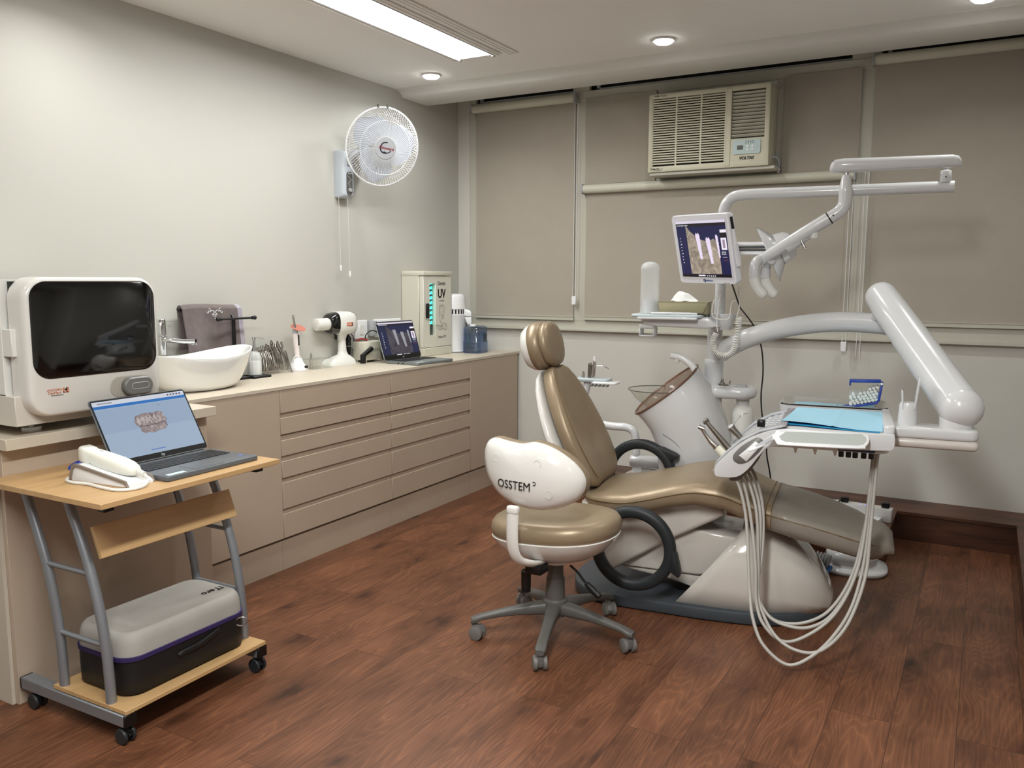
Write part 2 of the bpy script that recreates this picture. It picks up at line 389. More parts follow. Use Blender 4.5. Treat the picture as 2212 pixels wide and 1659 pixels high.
lab = ['round glowing downlight nearest the left wall and beam', 'round glowing downlight in the middle of the ceiling near the beam', 'round glowing downlight at the right by the ceiling edge']
for i, (x, y) in enumerate(DOWN):
    t = thing('downlight', lab[i] if i < 3 else 'unseen round ceiling downlight added out of the picture to light the room', 'ceiling light', (x, y, CEIL), group=None if i < 3 else 'unseen downlights added to light the room')
    G().lathe([(.057, 0), (.060, -.004), (.056, -.009), (.050, -.009), (.048, -.004), (.048, 0)], n=28).out('trim_ring', 'whiteb', t)
    G().lathe([(.047, -.001), (.047, -.014), (.040, -.020), (.02, -.022), (0, -.022)], n=28).out('lens', 'lens', t)
# baseboards (tall dark walnut, boxed out from the wall)
g = G(); g.box(-3.0, XR, 5.09, YB, 0, .145, bev=.001); g.box(-3.0, XR, 5.082, YB, .145, .163, bev=.001)
struct(g.out('baseboard_back', 'base'))
g = G(); g.box(.215, XR, 3.0, 5.082, 0, .145, bev=.001); g.box(.207, XR, 3.0, 5.082, .145, .163, bev=.001)
struct(g.out('baseboard_right', 'base'))
tag(G().box(-.80, -.378, 4.625, 5.08, .0, .146, bev=.001).box(-.806, -.372, 4.619, 5.081, .146, .163, bev=.001).out('wooden_plinth_box', 'base'), 'low dark wooden box step standing against the baseboard under the power strip', 'box')
# window band : frame, mullions, dark panes
WX = [(-3.40, -2.50), (-2.47, -.695), (-.665, XR)]
g = G()
g.box(-3.40, XR, YB-.012, YB+.02, 1.105, 1.215, bev=.003)          # sill band
g.box(-3.40, XR, YB-.04, YB+.02, 1.095, 1.112, bev=.003)
for x0, x1 in ((-3.499, -3.345), (-2.565, -2.44), (-.775, -.615)): g.box(x0, x1, YB-.014, YB+.02, 1.165, 2.92, bev=.003)
g.box(-3.40, XR, YB-.02, YB+.02, 2.66, 2.725, bev=.003); g.box(-3.40, XR, YB-.02, YB+.02, 2.84, 2.92, bev=.003)
g.box(-2.0, -1.09, YB-.016, YB+.02, 2.04, 2.70)
struct(g.out('trim_2', 'frame'))
for i, (x0, x1) in enumerate(WX):
    t = G().box(x0, x1, YB+.03, YB+.05, 1.13, 2.92).out('window_%d' % (i+1), 'dark'); struct(t)
    g = G()
    for a in (2.725, 2.83): g.box(x0+.08, x1-.02, YB-.005, YB+.02, a, a+.012)
    g.box(x0+.08, x0+.1, YB-.005, YB+.02, 2.725, 2.84); g.box(x1-.03, x1-.02, YB-.005, YB+.02, 2.725, 2.84)
    o = g.out('window_frame', 'lgray', t)
# roller blinds
def blind(name, label, x0, x1, z0, z1, chain_side, rng=0, yb=5.345):
    t = thing(name, label, 'roller blind', (0, 0, 0), group=None)
    G().lathe([(.028, 0), (.03, .004), (.03, x1-x0-.004), (.028, x1-x0)], (x0, yb-.012, z1), 20, 'x').out('roller_tube', 'cream', t)
    def f(u, v): return (x0+.012+(x1-x0-.024)*u, yb+.016+.0022*math.sin(u*9+v*4)*math.sin(v*3), z1-.01+(z0+.02-z1+.01)*v)
    G().grid(f, 24, 16, .0012).out('fabric', 'blind', t)
    G().box(x0+.01, x1-.01, yb+.006, yb+.024, z0-.004, z0+.022, bev=.002).box(x0+.01, x1-.01, yb+.002, yb+.022, z0+.021, z0+.025).out('bottom_rail', 'frame', t)
    g = G()
    for xx in (x0, x1): g.box(xx-.006, xx+.006, yb-.046, yb+.03, z1-.034, z1+.034, bev=.004)
    g.out('bracket', 'lgray', t)
    return t
b1 = blind('roller_blind', 'narrow taupe roller blind over the left window next to the corner', -3.352, -2.525, 1.172, 2.68, 1)
b2 = blind('roller_blind', 'wide taupe roller blind below the air conditioner', -2.462, -.722, 1.178, 2.068, 1)
b3 = blind('roller_blind', 'taupe roller blind over the right window, reaching the picture edge', -.652, .325, 1.195, 2.70, 1)
def chain(par, x, y, z0, z1, sag=.012, weight=True, beads=True):
    g = G(); n = 46 if beads else 10
    for k, dx in enumerate((-.011, .011)):
        pts = [(x+dx*(1-.2*math.sin(i/n*PI)), y, z1+(z0-z1)*i/n) for i in range(n+1)]
        g.tube(pts, .0018, 5)
        if beads:
            for i in range(n*2): g.lathe([(0, -.003), (.0034, 0), (0, .003)], (x+dx, y, z1+(z0-z1)*i/(2*n)), 5)
    g.out('pull_chain', 'whiteb', par)
    if weight: G().box(x-.016, x+.016, y-.012, y+.008, z0-.03, z0+.03, bev=.003).out('chain_holder', 'whiteb', par)
chain(b1, -2.515, 5.325, 1.31, 2.66, beads=False)
chain(b2, -.735, 5.325, 1.06, 2.05)
chain(b3, -.655, 5.33, 1.0, 2.10, weight=False, beads=False)
def fabpanel(x0, x1, z0, z1, label, ph):
    def f(u, v):
        x = x0+(x1-x0)*u; z = z1+(z0-z1)*v
        return (x, 5.352+.006*math.sin(u*4+v*3+ph)*v+.004*math.sin(u*9-v*6+ph), z)
    tag(G().grid(f, 30, 20, .0015).out('fabric_panel', 'panelfab'), label, 'window panel', None)
fabpanel(-2.458, -1.955, 2.10, 2.672, 'taupe fabric panel filling the window left of the air conditioner', 0)
fabpanel(-1.145, -.712, 2.10, 2.672, 'taupe fabric panel filling the window right of the air conditioner, softly creased', 2)
# window air conditioner
ac = thing('air_conditioner', 'cream window air conditioner with louvred grille mounted high in the back wall', 'air conditioner', (-1.56, 5.33, 2.13))
AY = -.17
G().box(-.375, .375, AY+.04, .03, .012, .475, bev=.004).out('sleeve', 'accream', ac)
body = G(); x0, x1, z0, z1 = -.375, .375, 0, .475
body.box(x0, x1, AY+.005, AY+.05, z0, z0+.035, bev=.004); body.box(x0, x1, AY+.005, AY+.05, z1-.028, z1, bev=.004)
body.box(x0-.001, x0+.028, AY+.004, AY+.051, z0-.001, z1+.001, bev=.005); body.box(x1-.030, x1+.001, AY+.004, AY+.051, z0-.001, z1+.001, bev=.008)
body.box(.118, .148, AY+.002, AY+.05, z0+.01, z1-.01, bev=.003)
body.box(.14, x1-.02, AY+.005, AY+.05, z0+.03, .168, bev=.003)
body.out('front_frame', 'accream', ac)
bx('cavity', 'black', ac, -.36, .36, AY+.035, AY+.045, .03, .45)
g = G(); n = 27
for i in range(n):
    z = .046+i*.0149
    g.box(-.352, .122, AY+.008, AY+.02, z, z+.0085, bev=.001, seg=1)
for xx in (-.352, -.197, -.040, .112): g.box(xx-.004, xx+.006, AY+.007, AY+.024, .035, .45)
g.out('intake_grille', 'accream', ac)
g = G()
for i in range(13):
    z = .185+i*.0205
    M = Matrix.Translation((0, AY+.020, z)) @ Matrix.Rotation(-.55, 4, 'X')
    g.box(.15, .346, -.010, .010, -.0022, .0022, M=M)
g.out('outlet_louvre', 'cream', ac)
G().prism(rrect(.165, .082, .012, cx=.245, cy=.115), AY-.001, AY+.006, 'y').out('control_panel', mat('ac_panel', (188, 205, 206), .35), ac)
G().box(.19, .225, AY-.003, AY, .10, .125).out('display', 'mgray', ac)
g = G()
for i in range(2):
    for j in range(2): g.lathe([(.007, 0), (.007, -.002), (0, -.003)], (.252+i*.03, AY-.001, .098+j*.02), 12, 'y')
g.lathe([(.003, 0), (.003, -.002)], (.312, AY-.001, .146), 8, 'y'); g.out('button', 'whiteb', ac)
g = G()
for i in range(4):
    for j in range(4): g.box(.238+i*.014, .246+i*.014, AY-.0016, AY-.0005, .134+j*.005, .136+j*.005)
g.out('button_legend', 'inkg', ac)
text('logo', 'VOLTAS', .024, (.245, AY+.003, .05), (1, 0, 0), (0, 0, 1), 'ink', ac, bold=.0008, shear=.25)
text('lettering', 'TATA', .013, (-.325, AY+.003, .462), (1, 0, 0), (0, 0, 1), 'ink', ac, bold=.0004)
text('lettering', 'Product', .012, (-.28, AY+.003, .462), (1, 0, 0), (0, 0, 1), 'inkg', ac)
text('lettering', 'Inverter', .019, (-.325, AY+.003, .02), (1, 0, 0), (0, 0, 1), 'ink', ac)
G().tube(cr([(.28+.03*math.cos(a)-.6+.012, AY+.002, .022+.014*math.sin(a)) for a in [PI*1.0, PI*1.25, PI*1.5, PI*1.75, PI*2.0]], 5), .001, 5).out('logo_arc', 'ink', ac)
g = G(); g.tube(cr([(.36, AY+.08, .05), (.40, AY+.09, .055), (.412, AY+.12, .02), (.405, AY+.15, -.03)], 6), .007, 8); g.out('power_cable', 'lgray', ac)
G().box(-.37, .41, AY+.02, .035, -.02, .0, bev=.003).out('support_ledge', 'frame', ac)
G().box(-.40, .39, AY+.09, .04, .475, .50).out('top_trim', 'frame', ac)
# cabinets
def cabinet(label, y0, y1, xf, z0=.165, z1=.912, name='base_cabinet'):
    t = thing(name, label, 'cabinet', (XL, y0, 0))
    bx('carcass', 'cabdark', t, .004, xf-XL-.022, .001, y1-y0-.001, 0.0, z1)
    return t, y1-y0, xf-XL
XF = -2.985
def kick(t, w, d, inset=.012): bx('plinth', 'cab', t, d-.03, d-inset, .001, w-.001, 0, .150)
t, w, d = cabinet('beige base cabinet with one tall plain door below the washbasin', 2.372, 2.970, XF)
bx('door', 'cab', t, d-.02, d, .0015, w-.0015, .165, .912, bev=.0012); kick(t, w, d)
DZ = [(.797, .912), (.690, .772), (.582, .660), (.471, .555), (.314, .447), (.165, .288)]
for (y0, y1, l) in ((2.970, 3.850, 'beige base cabinet with six wide handleless drawers, left stack'), (3.850, 4.710, 'beige base cabinet with six wide handleless drawers, right stack')):
    t, w, d = cabinet(l, y0, y1, XF, name='drawer_cabinet'); kick(t, w, d)
    for k, (a, b) in enumerate(DZ):
        o = bx('drawer', 'cab', t, d-.02, d, .002, w-.002, a, b, bev=.0015)
        if k: bx('finger_groove', 'cab', o, d-.021, d-.014, .002, w-.004, b, b+.024)
t, w, d = cabinet('beige base cabinet with one tall plain door at the far end of the counter', 4.710, 5.36, XF)
bx('door', 'cab', t, d-.02, d, .0015, w-.0015, .165, .912, bev=.0012); kick(t, w, d)
tag(bx('worktop', 'top', None, XL+.001, XF+.003, 2.372, 5.383, .912, .930, bev=.0015), 'long beige laminate worktop on the drawer cabinets along the left wall', 'worktop')
t, w, d = cabinet('deeper beige base cabinet behind the wooden trolley', 1.53, 2.368, -2.80, z1=.885)
bx('front_panel', 'cab', t, d-.02, d, .0, w, .0, .885, bev=.001); bx('side_panel', mat('cabinet_side', (190, 180, 165), .5), t, .004, d-.02, -.012, 0, 0, .885)
tag(G().box(XL+.001, -2.742, 1.515, 2.371, .892, .930, bev=.0015).out('worktop', 'top'), 'thicker deeper beige worktop slab under the white autoclave', 'worktop')
# ---------------------------------------------------------------- screens
_em = {}
def em(rgb, noise=0):
    k = (rgb, noise)
    if k in _em: return _em[k]
    m = mat('screen_pixels', (6, 6, 8), .25, emit=rgb, es=1.0); _em[k] = m
    if noise:
        nt = m.node_tree; b = nt.nodes['Principled BSDF']; tc = nt.nodes.new('ShaderNodeTexCoord')
        n = nt.nodes.new('ShaderNodeTexNoise'); n.inputs['Scale'].default_value = noise; n.inputs['Detail'].default_value = 8; n.inputs['Distortion'].default_value = 1.2
        nt.links.new(tc.outputs['Object'], n.inputs['Vector'])
        r = ramp(nt, [(.3, tuple(int(c*.74) for c in rgb)), (.5, rgb), (.68, tuple(min(255, int(c*1.2)) for c in rgb))])
        nt.links.new(n.outputs['Fac'], r.inputs[0]); nt.links.new(r.outputs[0], b.inputs['Emission Color'])
    return m
def screen(name, parent, O, ex, ey, w, h, items):
    me = bpy.data.meshes.new(name); ex = Vector(ex).normalized(); ey = Vector(ey).normalized(); n = ex.cross(ey); O = Vector(O)
    V, Fc, mi, mats = [], [], [], []
    for i, it in enumerate(items):
        rgb, poly = it[0], it[1]; m = em(rgb, it[2] if len(it) > 2 else 0)
        if len(poly) == 4 and not isinstance(poly[0], tuple): a, b, c, d = poly; poly = [(a, b), (c, b), (c, d), (a, d)]
        if m not in mats: mats.append(m)
        s = len(V); V += [O+ex*(x*w)+ey*(y*h)+n*(.00012*i) for x, y in poly]; Fc.append(list(range(s, s+len(poly)))); mi.append(mats.index(m))
    me.from_pydata(V, [], Fc)
    for m in mats: me.materials.append(m)
    for p, k in zip(me.polygons, mi): p.material_index = k
    o = bpy.data.objects.new(name, me); COL.objects.link(o); o.parent = parent; return o
def implant(cx, top, bot, wt, wb, tilt=0, col=(226, 216, 232)):
    n = 14; L, Rr = [], []
    for i in range(n+1):
        t = i/n; w = wt+(wb-wt)*t**1.3; y = top+(bot-top)*t; x = cx+tilt*t; th = .006*(i % 2) if i > 3 else 0
        L.append((x-w/2, y)); Rr.append((x+w/2+th, y))
    Rr[0] = (cx+wt*.25, top+.012); L[0] = (cx-wt*.25, top+.012)
    return (col, L[::-1]+[(cx, top-.02)]+Rr)
def xray_items(bg, bone, ik, noise):
    it = [(bg, (0, 0, 1, 1)), ((214, 206, 222), (0, .955, 1, 1)), ((24, 22, 30), (0, .90, 1, .955))]
    it.append((bone, [(.20, .055), (.82, .055), (.82, .60), (.74, .68), (.62, .63), (.50, .66), (.40, .72), (.28, .82), (.22, .90), (.20, .90)], noise))
    it += [implant(.42, .78, .32, .085, .045, .03, ik), implant(.62, .70, .24, .088, .045, .035, ik), implant(.80, .74, .34, .05, .02, .02, ik)]
    it += [((20, 16, 24), (0, 0, 1, .05)), ((220, 220, 225), (.34, .012, .48, .04)), ((236, 228, 238), (.88, .78, 1, .83)), ((18, 16, 20), (.88, .70, 1, .775)), ((236, 228, 238), (.88, .48, .985, .69)), ((150, 130, 150), (.91, .51, .955, .66)), ((190, 60, 50), (.90, .30, .97, .304)), ((210, 210, 220), (.88, .35, .97, .356))]
    for i in range(9): it.append(((225, 225, 235), (.06, .25+.055*i, .075+.01*(i % 3 == 0), .266+.055*i)))
    for i in range(8): it.append(((225, 225, 235), (.03+.03*i, .915, .045+.03*i, .935)))
    for i in range(3):
        for j in range(2): it.append(((200, 200, 205), (.88+.03*i, .40+.035*j, .9+.03*i, .42+.035*j)))
    for i in range(5): it.append(((215, 215, 222), (.52+.04*i, .015, .54+.04*i, .035)))
    return it
def laptop(label, loc, rz, w, d, tilt, h, dark, items, base_m, vent=False):
    t = thing('laptop', label, 'laptop', loc, rz)
    b = G().prism(rrect(w, d, .014, cy=-d/2), -.019, -.002, 'z', bev=.004).out('keyboard_base', base_m, t)
    kx = w*.44; g = G()
    for r in range(6):
        n = 15; x = -kx
        for c in range(n):
            kw = 2*kx/n
            g.box(x+.001, x+kw-.001, -.035-r*.0175-.014, -.035-r*.0175, -.002, .0006, bev=.0008, seg=1); x += kw
    g.out('keyboard', 'key', t)
    G().prism(rrect(w*.31, d*.33, .004, cx=-w*.03, cy=-d*.79), -.0022, -.0012).out('touchpad', base_m, t)
    st = G().box(-w*.46, -w*.28, -d*.955, -d*.87, -.002, -.0014).out('sticker', mat('sticker', (196, 212, 208), .4), t)
    G().box(w*.40, w*.435, -d*.80, -d*.74, -.002, -.0014).out('sticker', mat('sticker_blue', (110, 120, 190), .4), t)
    bk = Vector((0, math.sin(tilt), math.cos(tilt))); nn = Vector((0, -math.cos(tilt), math.sin(tilt)))
    M = basis((0, .003, 0), (1, 0, 0), nn)          # local x right, y up the lid, z outward
    G().prism(rrect(w, h, .012, cy=h/2), -.006, 0, 'z', bev=.002, M=M).out('lid', base_m, t)
    G().prism(rrect(w-.006, h-.006, .010, cy=h/2), 0, .0008, 'z', M=M).out('bezel', 'black', t)
    mx, mb, mt = w*.022, h*.085, h*.035
    O = M @ Vector((-w/2+mx, mb, .0012)); ex = M.to_3x3() @ Vector((1, 0, 0)); ey = M.to_3x3() @ Vector((0, 1, 0))
    screen('screen', t, O, ex, ey, w-2*mx, h-mb-mt, items)
    G().lathe([(.006, 0), (.006, w*.86), (0, w*.86)], (-w*.43, .002, -.003), 12, 'x').out('hinge', 'black', t)
    text('logo', 'hp', h*.06, M @ Vector((0, h*.045, .0014)), ex, ey, 'lgray', t, shear=.2)
    G().box(-.004, .004, h-.007, h-.002, .0008, .0016, M=M).out('webcam', 'mgray', t)
    g = G()
    for k in (-.16, 0.02): g.box(-w/2-.0008, -w/2+.001, -d*.45+k*.2, -d*.40+k*.2, -.014, -.008)
    g.out('side_port', 'black', t)
    return t
scan = [((150, 167, 188), (0, 0, 1, 1)), ((142, 160, 182), (0, .45, 1, .86)), ((42, 106, 176), (0, .875, 1, .925)), ((196, 200, 210), (0, .925, 1, 1)),
        ((120, 122, 130), (.05, .955, .20, .97)), ((92, 120, 180), (.40, .055, .56, .072)), ((90, 105, 130), (.66, .80, .67, .815))]
def tz(p): return [(.52+(x-.52)*1.25, .53+(y-.53)*1.25) for x, y in p]
for i in range(5): scan.append(((70, 60, 90), (.80+.035*i, .95, .82+.035*i, .975)))
def jag(cx, cy, w, h, ph, n=26):
    return [(cx+w*math.cos(2*PI*k/n)*(1+.10*math.sin(7*k+ph)), cy+h*math.sin(2*PI*k/n)*(1+.14*math.sin(5*k+ph))) for k in range(n)]
scan.append(((134, 120, 122), tz([(.375, .56), (.40, .64), (.45, .66), (.50, .67), (.56, .655), (.605, .67), (.635, .66), (.645, .58), (.66, .54), (.64, .51), (.645, .45), (.60, .41), (.55, .40), (.50, .38), (.46, .40), (.43, .39), (.405, .43), (.41, .48), (.385, .52)]), 60))
for i in range(7): scan.append(((164, 152, 150), tz(jag(.415+.036*i, .565+.008*math.sin(i), .0165, .062, i)), 90))
for i in range(6): scan.append(((150, 138, 138), tz(jag(.43+.036*i, .455+.008*math.sin(i), .0165, .040, i+3)), 90))
scan.append(((92, 78, 84), tz([(.40, .50), (.47, .49), (.55, .503), (.64, .52), (.64, .512), (.55, .494), (.47, .48), (.40, .49)])))
laptop('open dark grey laptop on the wooden trolley, screen showing a 3D scan of teeth', (-2.52, 1.941, .8195), 1.5867, .397, .258, .519, .249, 0, scan, 'lapdark')
xr = xray_items((30, 36, 68), (70, 66, 76), (150, 150, 158), 14)
laptop('open slim silver laptop on the long worktop beside the sterilising cabinet, showing an x-ray', (-3.242, 4.322, .9495), 1.5306, .37, .259, .307, .249, 0, xr, 'lapsil')

# ---------------------------------------------------------------- trolley
TT = thing('computer_trolley', 'small beech-topped computer trolley with curved silver legs on castors', 'trolley', (-2.2, 1.5, 0), math.radians(.8))
def T(p): return (p[0]+2.2, p[1]-1.5, p[2])
bx('tabletop', 'beech', TT, -.598, -.002, -.028, .690, .782, .800, bev=.0015)
G().prism([(-.598, .786), (-.598, .796), (-.004, .796), (-.004, .786)], .06, .08, 'y').out('top_rail', 'black', TT)
bx('bracket_pad', 'black', TT, -.06, -.028, .0, .035, .764, .782, bev=.002)
bx('bracket_pad', 'black', TT, -.06, -.028, .60, .635, .764, .782, bev=.002)
front = [(-2.505, .782), (-2.485, .735), (-2.455, .67), (-2.425, .60), (-2.395, .515), (-2.367, .41), (-2.348, .30), (-2.338, .18), (-2.335, .062)]
back = [(-2.735, .782), (-2.712, .74), (-2.684, .67), (-2.655, .60), (-2.625, .515), (-2.60, .41), (-2.583, .30), (-2.575, .18), (-2.573, .062)]
for y in (1.562, 2.118):
    for pr in (front, back):
        G().tube(cr([T((x, y, z)) for x, z in pr], 5), .0165, 14, sq=(1, .9)).out('leg', 'silver', TT)
    for (za, xa, xb) in ((.527, -2.625, -2.40), (.302, -2.583, -2.35)):
        G().tube([T((xa, y, za)), T((xb, y, za))], .0085, 10).out('rung', 'silver', TT)
    yy = y-1.5
    f = bx('foot_bar', 'silver', TT, -.585, -.052, yy-.022, yy+.022, .062, .102, bev=.003)
    bx('end_cap', 'black', f, -.054, -.046, yy-.0225, yy+.0225, .0615, .1025, bev=.002)
    bx('end_cap', 'black', f, -.59, -.583, yy-.0225, yy+.0225, .0615, .1025, bev=.002)
    for xx in (-.075, -.53):
        g = G(); g.lathe([(.008, 0), (.008, .024)], (xx, yy, .042), 10)
        g.prism([(xx-.022, .03), (xx-.018, .05), (xx+.012, .05), (xx+.022, .038), (xx+.026, .03), (xx+.016, .028), (xx, .04)], yy-.006, yy+.006, 'y', bev=.001)
        g.tube([(xx+.02, yy, .044), (xx+.034, yy, .047)], [.006, .004], 8)
        c = g.out('castor', 'black', TT)
        for s in (-1, 1): G().lathe([(.006, -.006), (.024, -.006), (.0265, -.002), (.0265, .002), (.024, .006), (.006, .006)], (xx, yy+s*.015, .0268), 22, 'y').out('wheel', 'rubber', c)
bx('lower_shelf', 'beech', TT, -.41, -.045, .045, .635, .104, .118, bev=.001)
M = basis(T((-2.372, 1.565, .632)), (0, 1, 0), (.93, 0, .36))
G().box(-.0, .55, -.052, .052, -.007, .007, bev=.001, M=M).out('modesty_board', 'beech', TT)
# ---------------------------------------------------------------- scanner on its cradle
dock = thing('scanner_cradle', 'white wedge-shaped scanner cradle with taupe edge strip on the trolley', 'cradle', (-2.455, 1.668, .800), math.radians(6)); dock.scale = (.82, .95, .95)
# long axis roughly along x (towards the viewer side of the trolley)
pr = [(-.125, .0), (-.120, .048), (-.106, .057), (-.088, .057), (.17, .018), (.185, .008), (.187, .0)]
G().prism(pr, -.052, .052, 'y', bev=.004).out('cradle_body', 'whiteb', dock)
pr2 = [(-.132, .010), (-.114, .055), (-.092, .063), (.175, .024), (.190, .002), (.180, .002), (.165, .014), (-.090, .051), (-.106, .045), (-.120, .010)]
G().prism(pr2, -.058, -.050, 'y', bev=.002).out('edge_strip', mat('taupe_strip', (128, 116, 106), .35), dock)
G().prism(pr2, .050, .058, 'y', bev=.002).out('edge_strip', mat('taupe_strip', (128, 116, 106), .35), dock)
sc = thing('intraoral_scanner', 'chunky white handheld dental scanner resting on its cradle', 'scanner', (-2.442, 1.676, .858), math.radians(6)); sc.scale = (.86, .86, .86)
def ringat(x, cz, w, h, p=2.6, n=24): return [(x, a, cz+b) for a, b in ell(w, h, n, p=p)]
R = [ringat(-.135, .026, .026, .026, 5), ringat(-.130, .026, .031, .031, 5), ringat(-.095, .020, .031, .031, 4), ringat(-.080, .018, .029, .029, 3), ringat(-.06, .013, .033, .032, 3), ringat(0, .003, .036, .033, 2.6), ringat(.06, -.006, .037, .032, 2.4), ringat(.10, -.012, .034, .028, 2.2), ringat(.125, -.016, .026, .021, 2), ringat(.137, -.018, .016, .013, 2)]
G().rings(R).out('scanner_body', mat('ivory_white', (232, 232, 222), .25, coat=.4), sc, ang=60)
g = G()
for k in range(5): g.lathe([(.010, 0), (.0115, .003), (.010, .006)], (.135+k*.007, 0, -.019-k*.0022), 14, 'x')
g.out('strain_relief', 'satin', sc)
g = G()
for k in range(6): g.lathe([(.0016, 0), (.0016, .001)], (-.045+(k % 3)*.006, -.006+(k//3)*.006, .0435-(k % 3)*.0008), 8)
g.out('speaker_dots', 'gray', sc)
tag(G().tube(cr([(-2.295, 1.692, .832), (-2.275, 1.688, .820), (-2.262, 1.66, .808), (-2.265, 1.62, .8055), (-2.30, 1.59, .805), (-2.37, 1.588, .805), (-2.44, 1.594, .805), (-2.50, 1.584, .805), (-2.54, 1.588, .805), (-2.562, 1.605, .806), (-2.565, 1.63, .810)], 8), .0052, 8).out('scanner_cable', 'satin'), 'white cable looped on the trolley around the scanner cradle', 'cable')
g = G(); g.prism([(-.05, 0), (.05, 0), (.055, .012), (.05, .024), (-.02, .024), (-.045, .014)], -.02, .02, 'y', bev=.004, M=Matrix.Translation((-2.690, 1.745, .802)) @ Matrix.Rotation(.9, 4, 'Z') @ Matrix.Rotation(-.15, 4, 'Y'))
tag(g.out('scanner_sleeve', 'blue'), 'small blue plastic sleeve on the trolley behind the white scanner', 'sleeve')
# ---------------------------------------------------------------- carry case
cs = thing('carry_case', 'black and grey zipped carry case on the lower shelf of the trolley', 'case', (-2.437, 1.841, .1185), 0)
def cring(z, w, l, r): return [(a, b, z) for a, b in rrect(w, l, r, 8)]
W0, L0 = .292, .502
G().rings([cring(0, W0-.03, L0-.03, .05), cring(.008, W0-.006, L0-.006, .06), cring(.06, W0, L0, .065), cring(.118, W0, L0, .065)]).out('lower_shell', 'caseblk', cs, ang=60)
G().rings([cring(.118, W0-.004, L0-.004, .064), cring(.119, W0+.007, L0+.007, .067), cring(.132, W0+.008, L0+.008, .067), cring(.133, W0-.004, L0-.004, .064)]).out('zip_band', 'purple', cs, ang=60)
top = [cring(.133, W0-.002, L0-.002, .065), cring(.172, W0-.006, L0-.006, .065), cring(.192, W0-.016, L0-.016, .062), cring(.203, W0-.032, L0-.032, .056), cring(.2075, W0-.052, L0-.052, .048), cring(.2060, W0-.062, L0-.062, .044), cring(.2052, W0-.08, L0-.08, .04)]
G().rings(top).out('lid', 'casegray', cs, ang=70)
text('lettering', 'iTero', .040, (.045, .175, .2062), (0, -1, 0), (1, 0, 0), 'ink', cs, bold=.0008, squash=1)
G().tube(cr([(W0/2+.002, -.06, .075), (W0/2+.005, -.04, .082), (W0/2+.008, .02, .086), (W0/2+.006, .08, .098), (W0/2+.002, .11, .104)], 6), .006, 10, sq=(1.5, .6)).out('carry_handle', 'caseblk', cs)
g = G(); g.box(W0/2-.10, W0/2-.055, -L0/2-.012, -L0/2-.006, .088, .118, bev=.003); g.box(W0/2-.066, W0/2-.06, -L0/2-.015, -L0/2-.008, .104, .142, bev=.001); g.lathe([(.004, 0), (.004, -.004)], (W0/2-.088, -L0/2-.011, .105), 10, 'y')
g.out('zip_lock', 'steel', cs)
g = G(); pts = [(.155+.014*math.cos(a), L0/2-.045+.016*math.cos(a), .10+.016*math.sin(a)) for a in [2*PI*k/18 for k in range(18)]]
g.tube(pts, .0028, 6, closed=True); g.out('ring', 'steel', cs)
# ---------------------------------------------------------------- autoclave
Z = .9305
A = thing('autoclave', 'large white steam autoclave with black glass door, standing on the counter at the left', 'autoclave', (-3.44, 1.56, Z))
DX = .64        # cabinet depth along +x ; door plane at x ~ .70 -> world -2.66 .. bulged
bxm = G().prism([(0, .045), (0, .495), (.02, .515), (DX, .515), (DX, .045)], -.002, .54, 'y', bev=.002).out('housing', 'satin', A)
bx('base_strip', mat('autoclave_base', (206, 200, 190), .35), A, 0, DX+.055, -.005, .543, .035, .135, bev=.002)
g = G(); g.box(.02, DX, -.0045, -.001, .41, .413); g.box(.02, DX, -.0045, -.001, .135, .138); g.out('panel_seam', 'mgray', A)
# curved door
def dsec(x0, sh):
    return [(x0, a, b) for a, b in rrect(.502-sh, .465-sh, .075-sh/3, 8, cx=.2665, cy=.293)]
G().rings([dsec(DX+.015, .0), dsec(DX+.08, 0), dsec(DX+.092, .003), dsec(DX+.101, .010), dsec(DX+.106, .022)]).out('door', mat('autoclave_door', (218, 215, 210), .22, coat=.4), A, ang=60)
bx('door_shadow_gap', 'black', A, DX-.001, DX+.016, .028, .51, .07, .51)
def wsec(x, sh, cz=.350, h=.322, w=.466): return [(x, a, b) for a, b in rrect(w-sh, h-sh, .058, 8, cx=.266, cy=cz)]
G().rings([wsec(DX+.100, 0), wsec(DX+.1085, 0), wsec(DX+.110, .006)]).out('glass_panel', 'blackg', A, ang=60)
G().rings([[(DX+.1066, a, b) for a, b in rrect(.170, .074, .037, 8, cx=.388, cy=.134)], [(DX+.1085, a, b) for a, b in rrect(.167, .071, .0355, 8, cx=.388, cy=.134)]]).out('handle_recess', mat('handle_recess', (168, 162, 152), .3), A)
h = G().rings([[(DX+.10, a, b) for a, b in rrect(.118, .066, .033, 8, cx=.404, cy=.134)], [(DX+.128, a, b) for a, b in rrect(.118, .066, .033, 8, cx=.404, cy=.134)], [(DX+.133, a, b) for a, b in rrect(.108, .056, .028, 8, cx=.404, cy=.134)]]).out('handle', 'gray', A)
G().tube([(DX+.1335, a, b) for a, b in rrect(.07, .022, .011, 6, cx=.408, cy=.135)], .0012, 5, closed=True).out('handle_groove', 'lgray', h)
bx('hinge', 'satin', A, DX-.02, DX+.05, -.0, .018, .265, .355, bev=.002)
XF_ = DX+.1072
text('logo', 'UNICORN', .0112, (XF_, .099, .150), (0, 1, 0), (0, 0, 1), 'orange', A)
text('logo', 'DenMart', .0122, (XF_, .099, .1405), (0, 1, 0), (0, 0, 1), 'orange', A)
text('lettering', 'Behind You Every Step', .0046, (XF_, .108, .132), (0, 1, 0), (0, 0, 1), 'ink', A)
g = G(); g.box(XF_, XF_+.0006, .129, .1335, .138, .155); g.box(XF_, XF_+.0006, .129, .138, .138, .1415)
for k in range(3): g.box(XF_, XF_+.0006, .140, .150, .138+k*.0068, .1415+k*.0068)
g.box(XF_, XF_+.0006, .140, .144, .138, .155); g.out('logo_mark', 'orange', A)
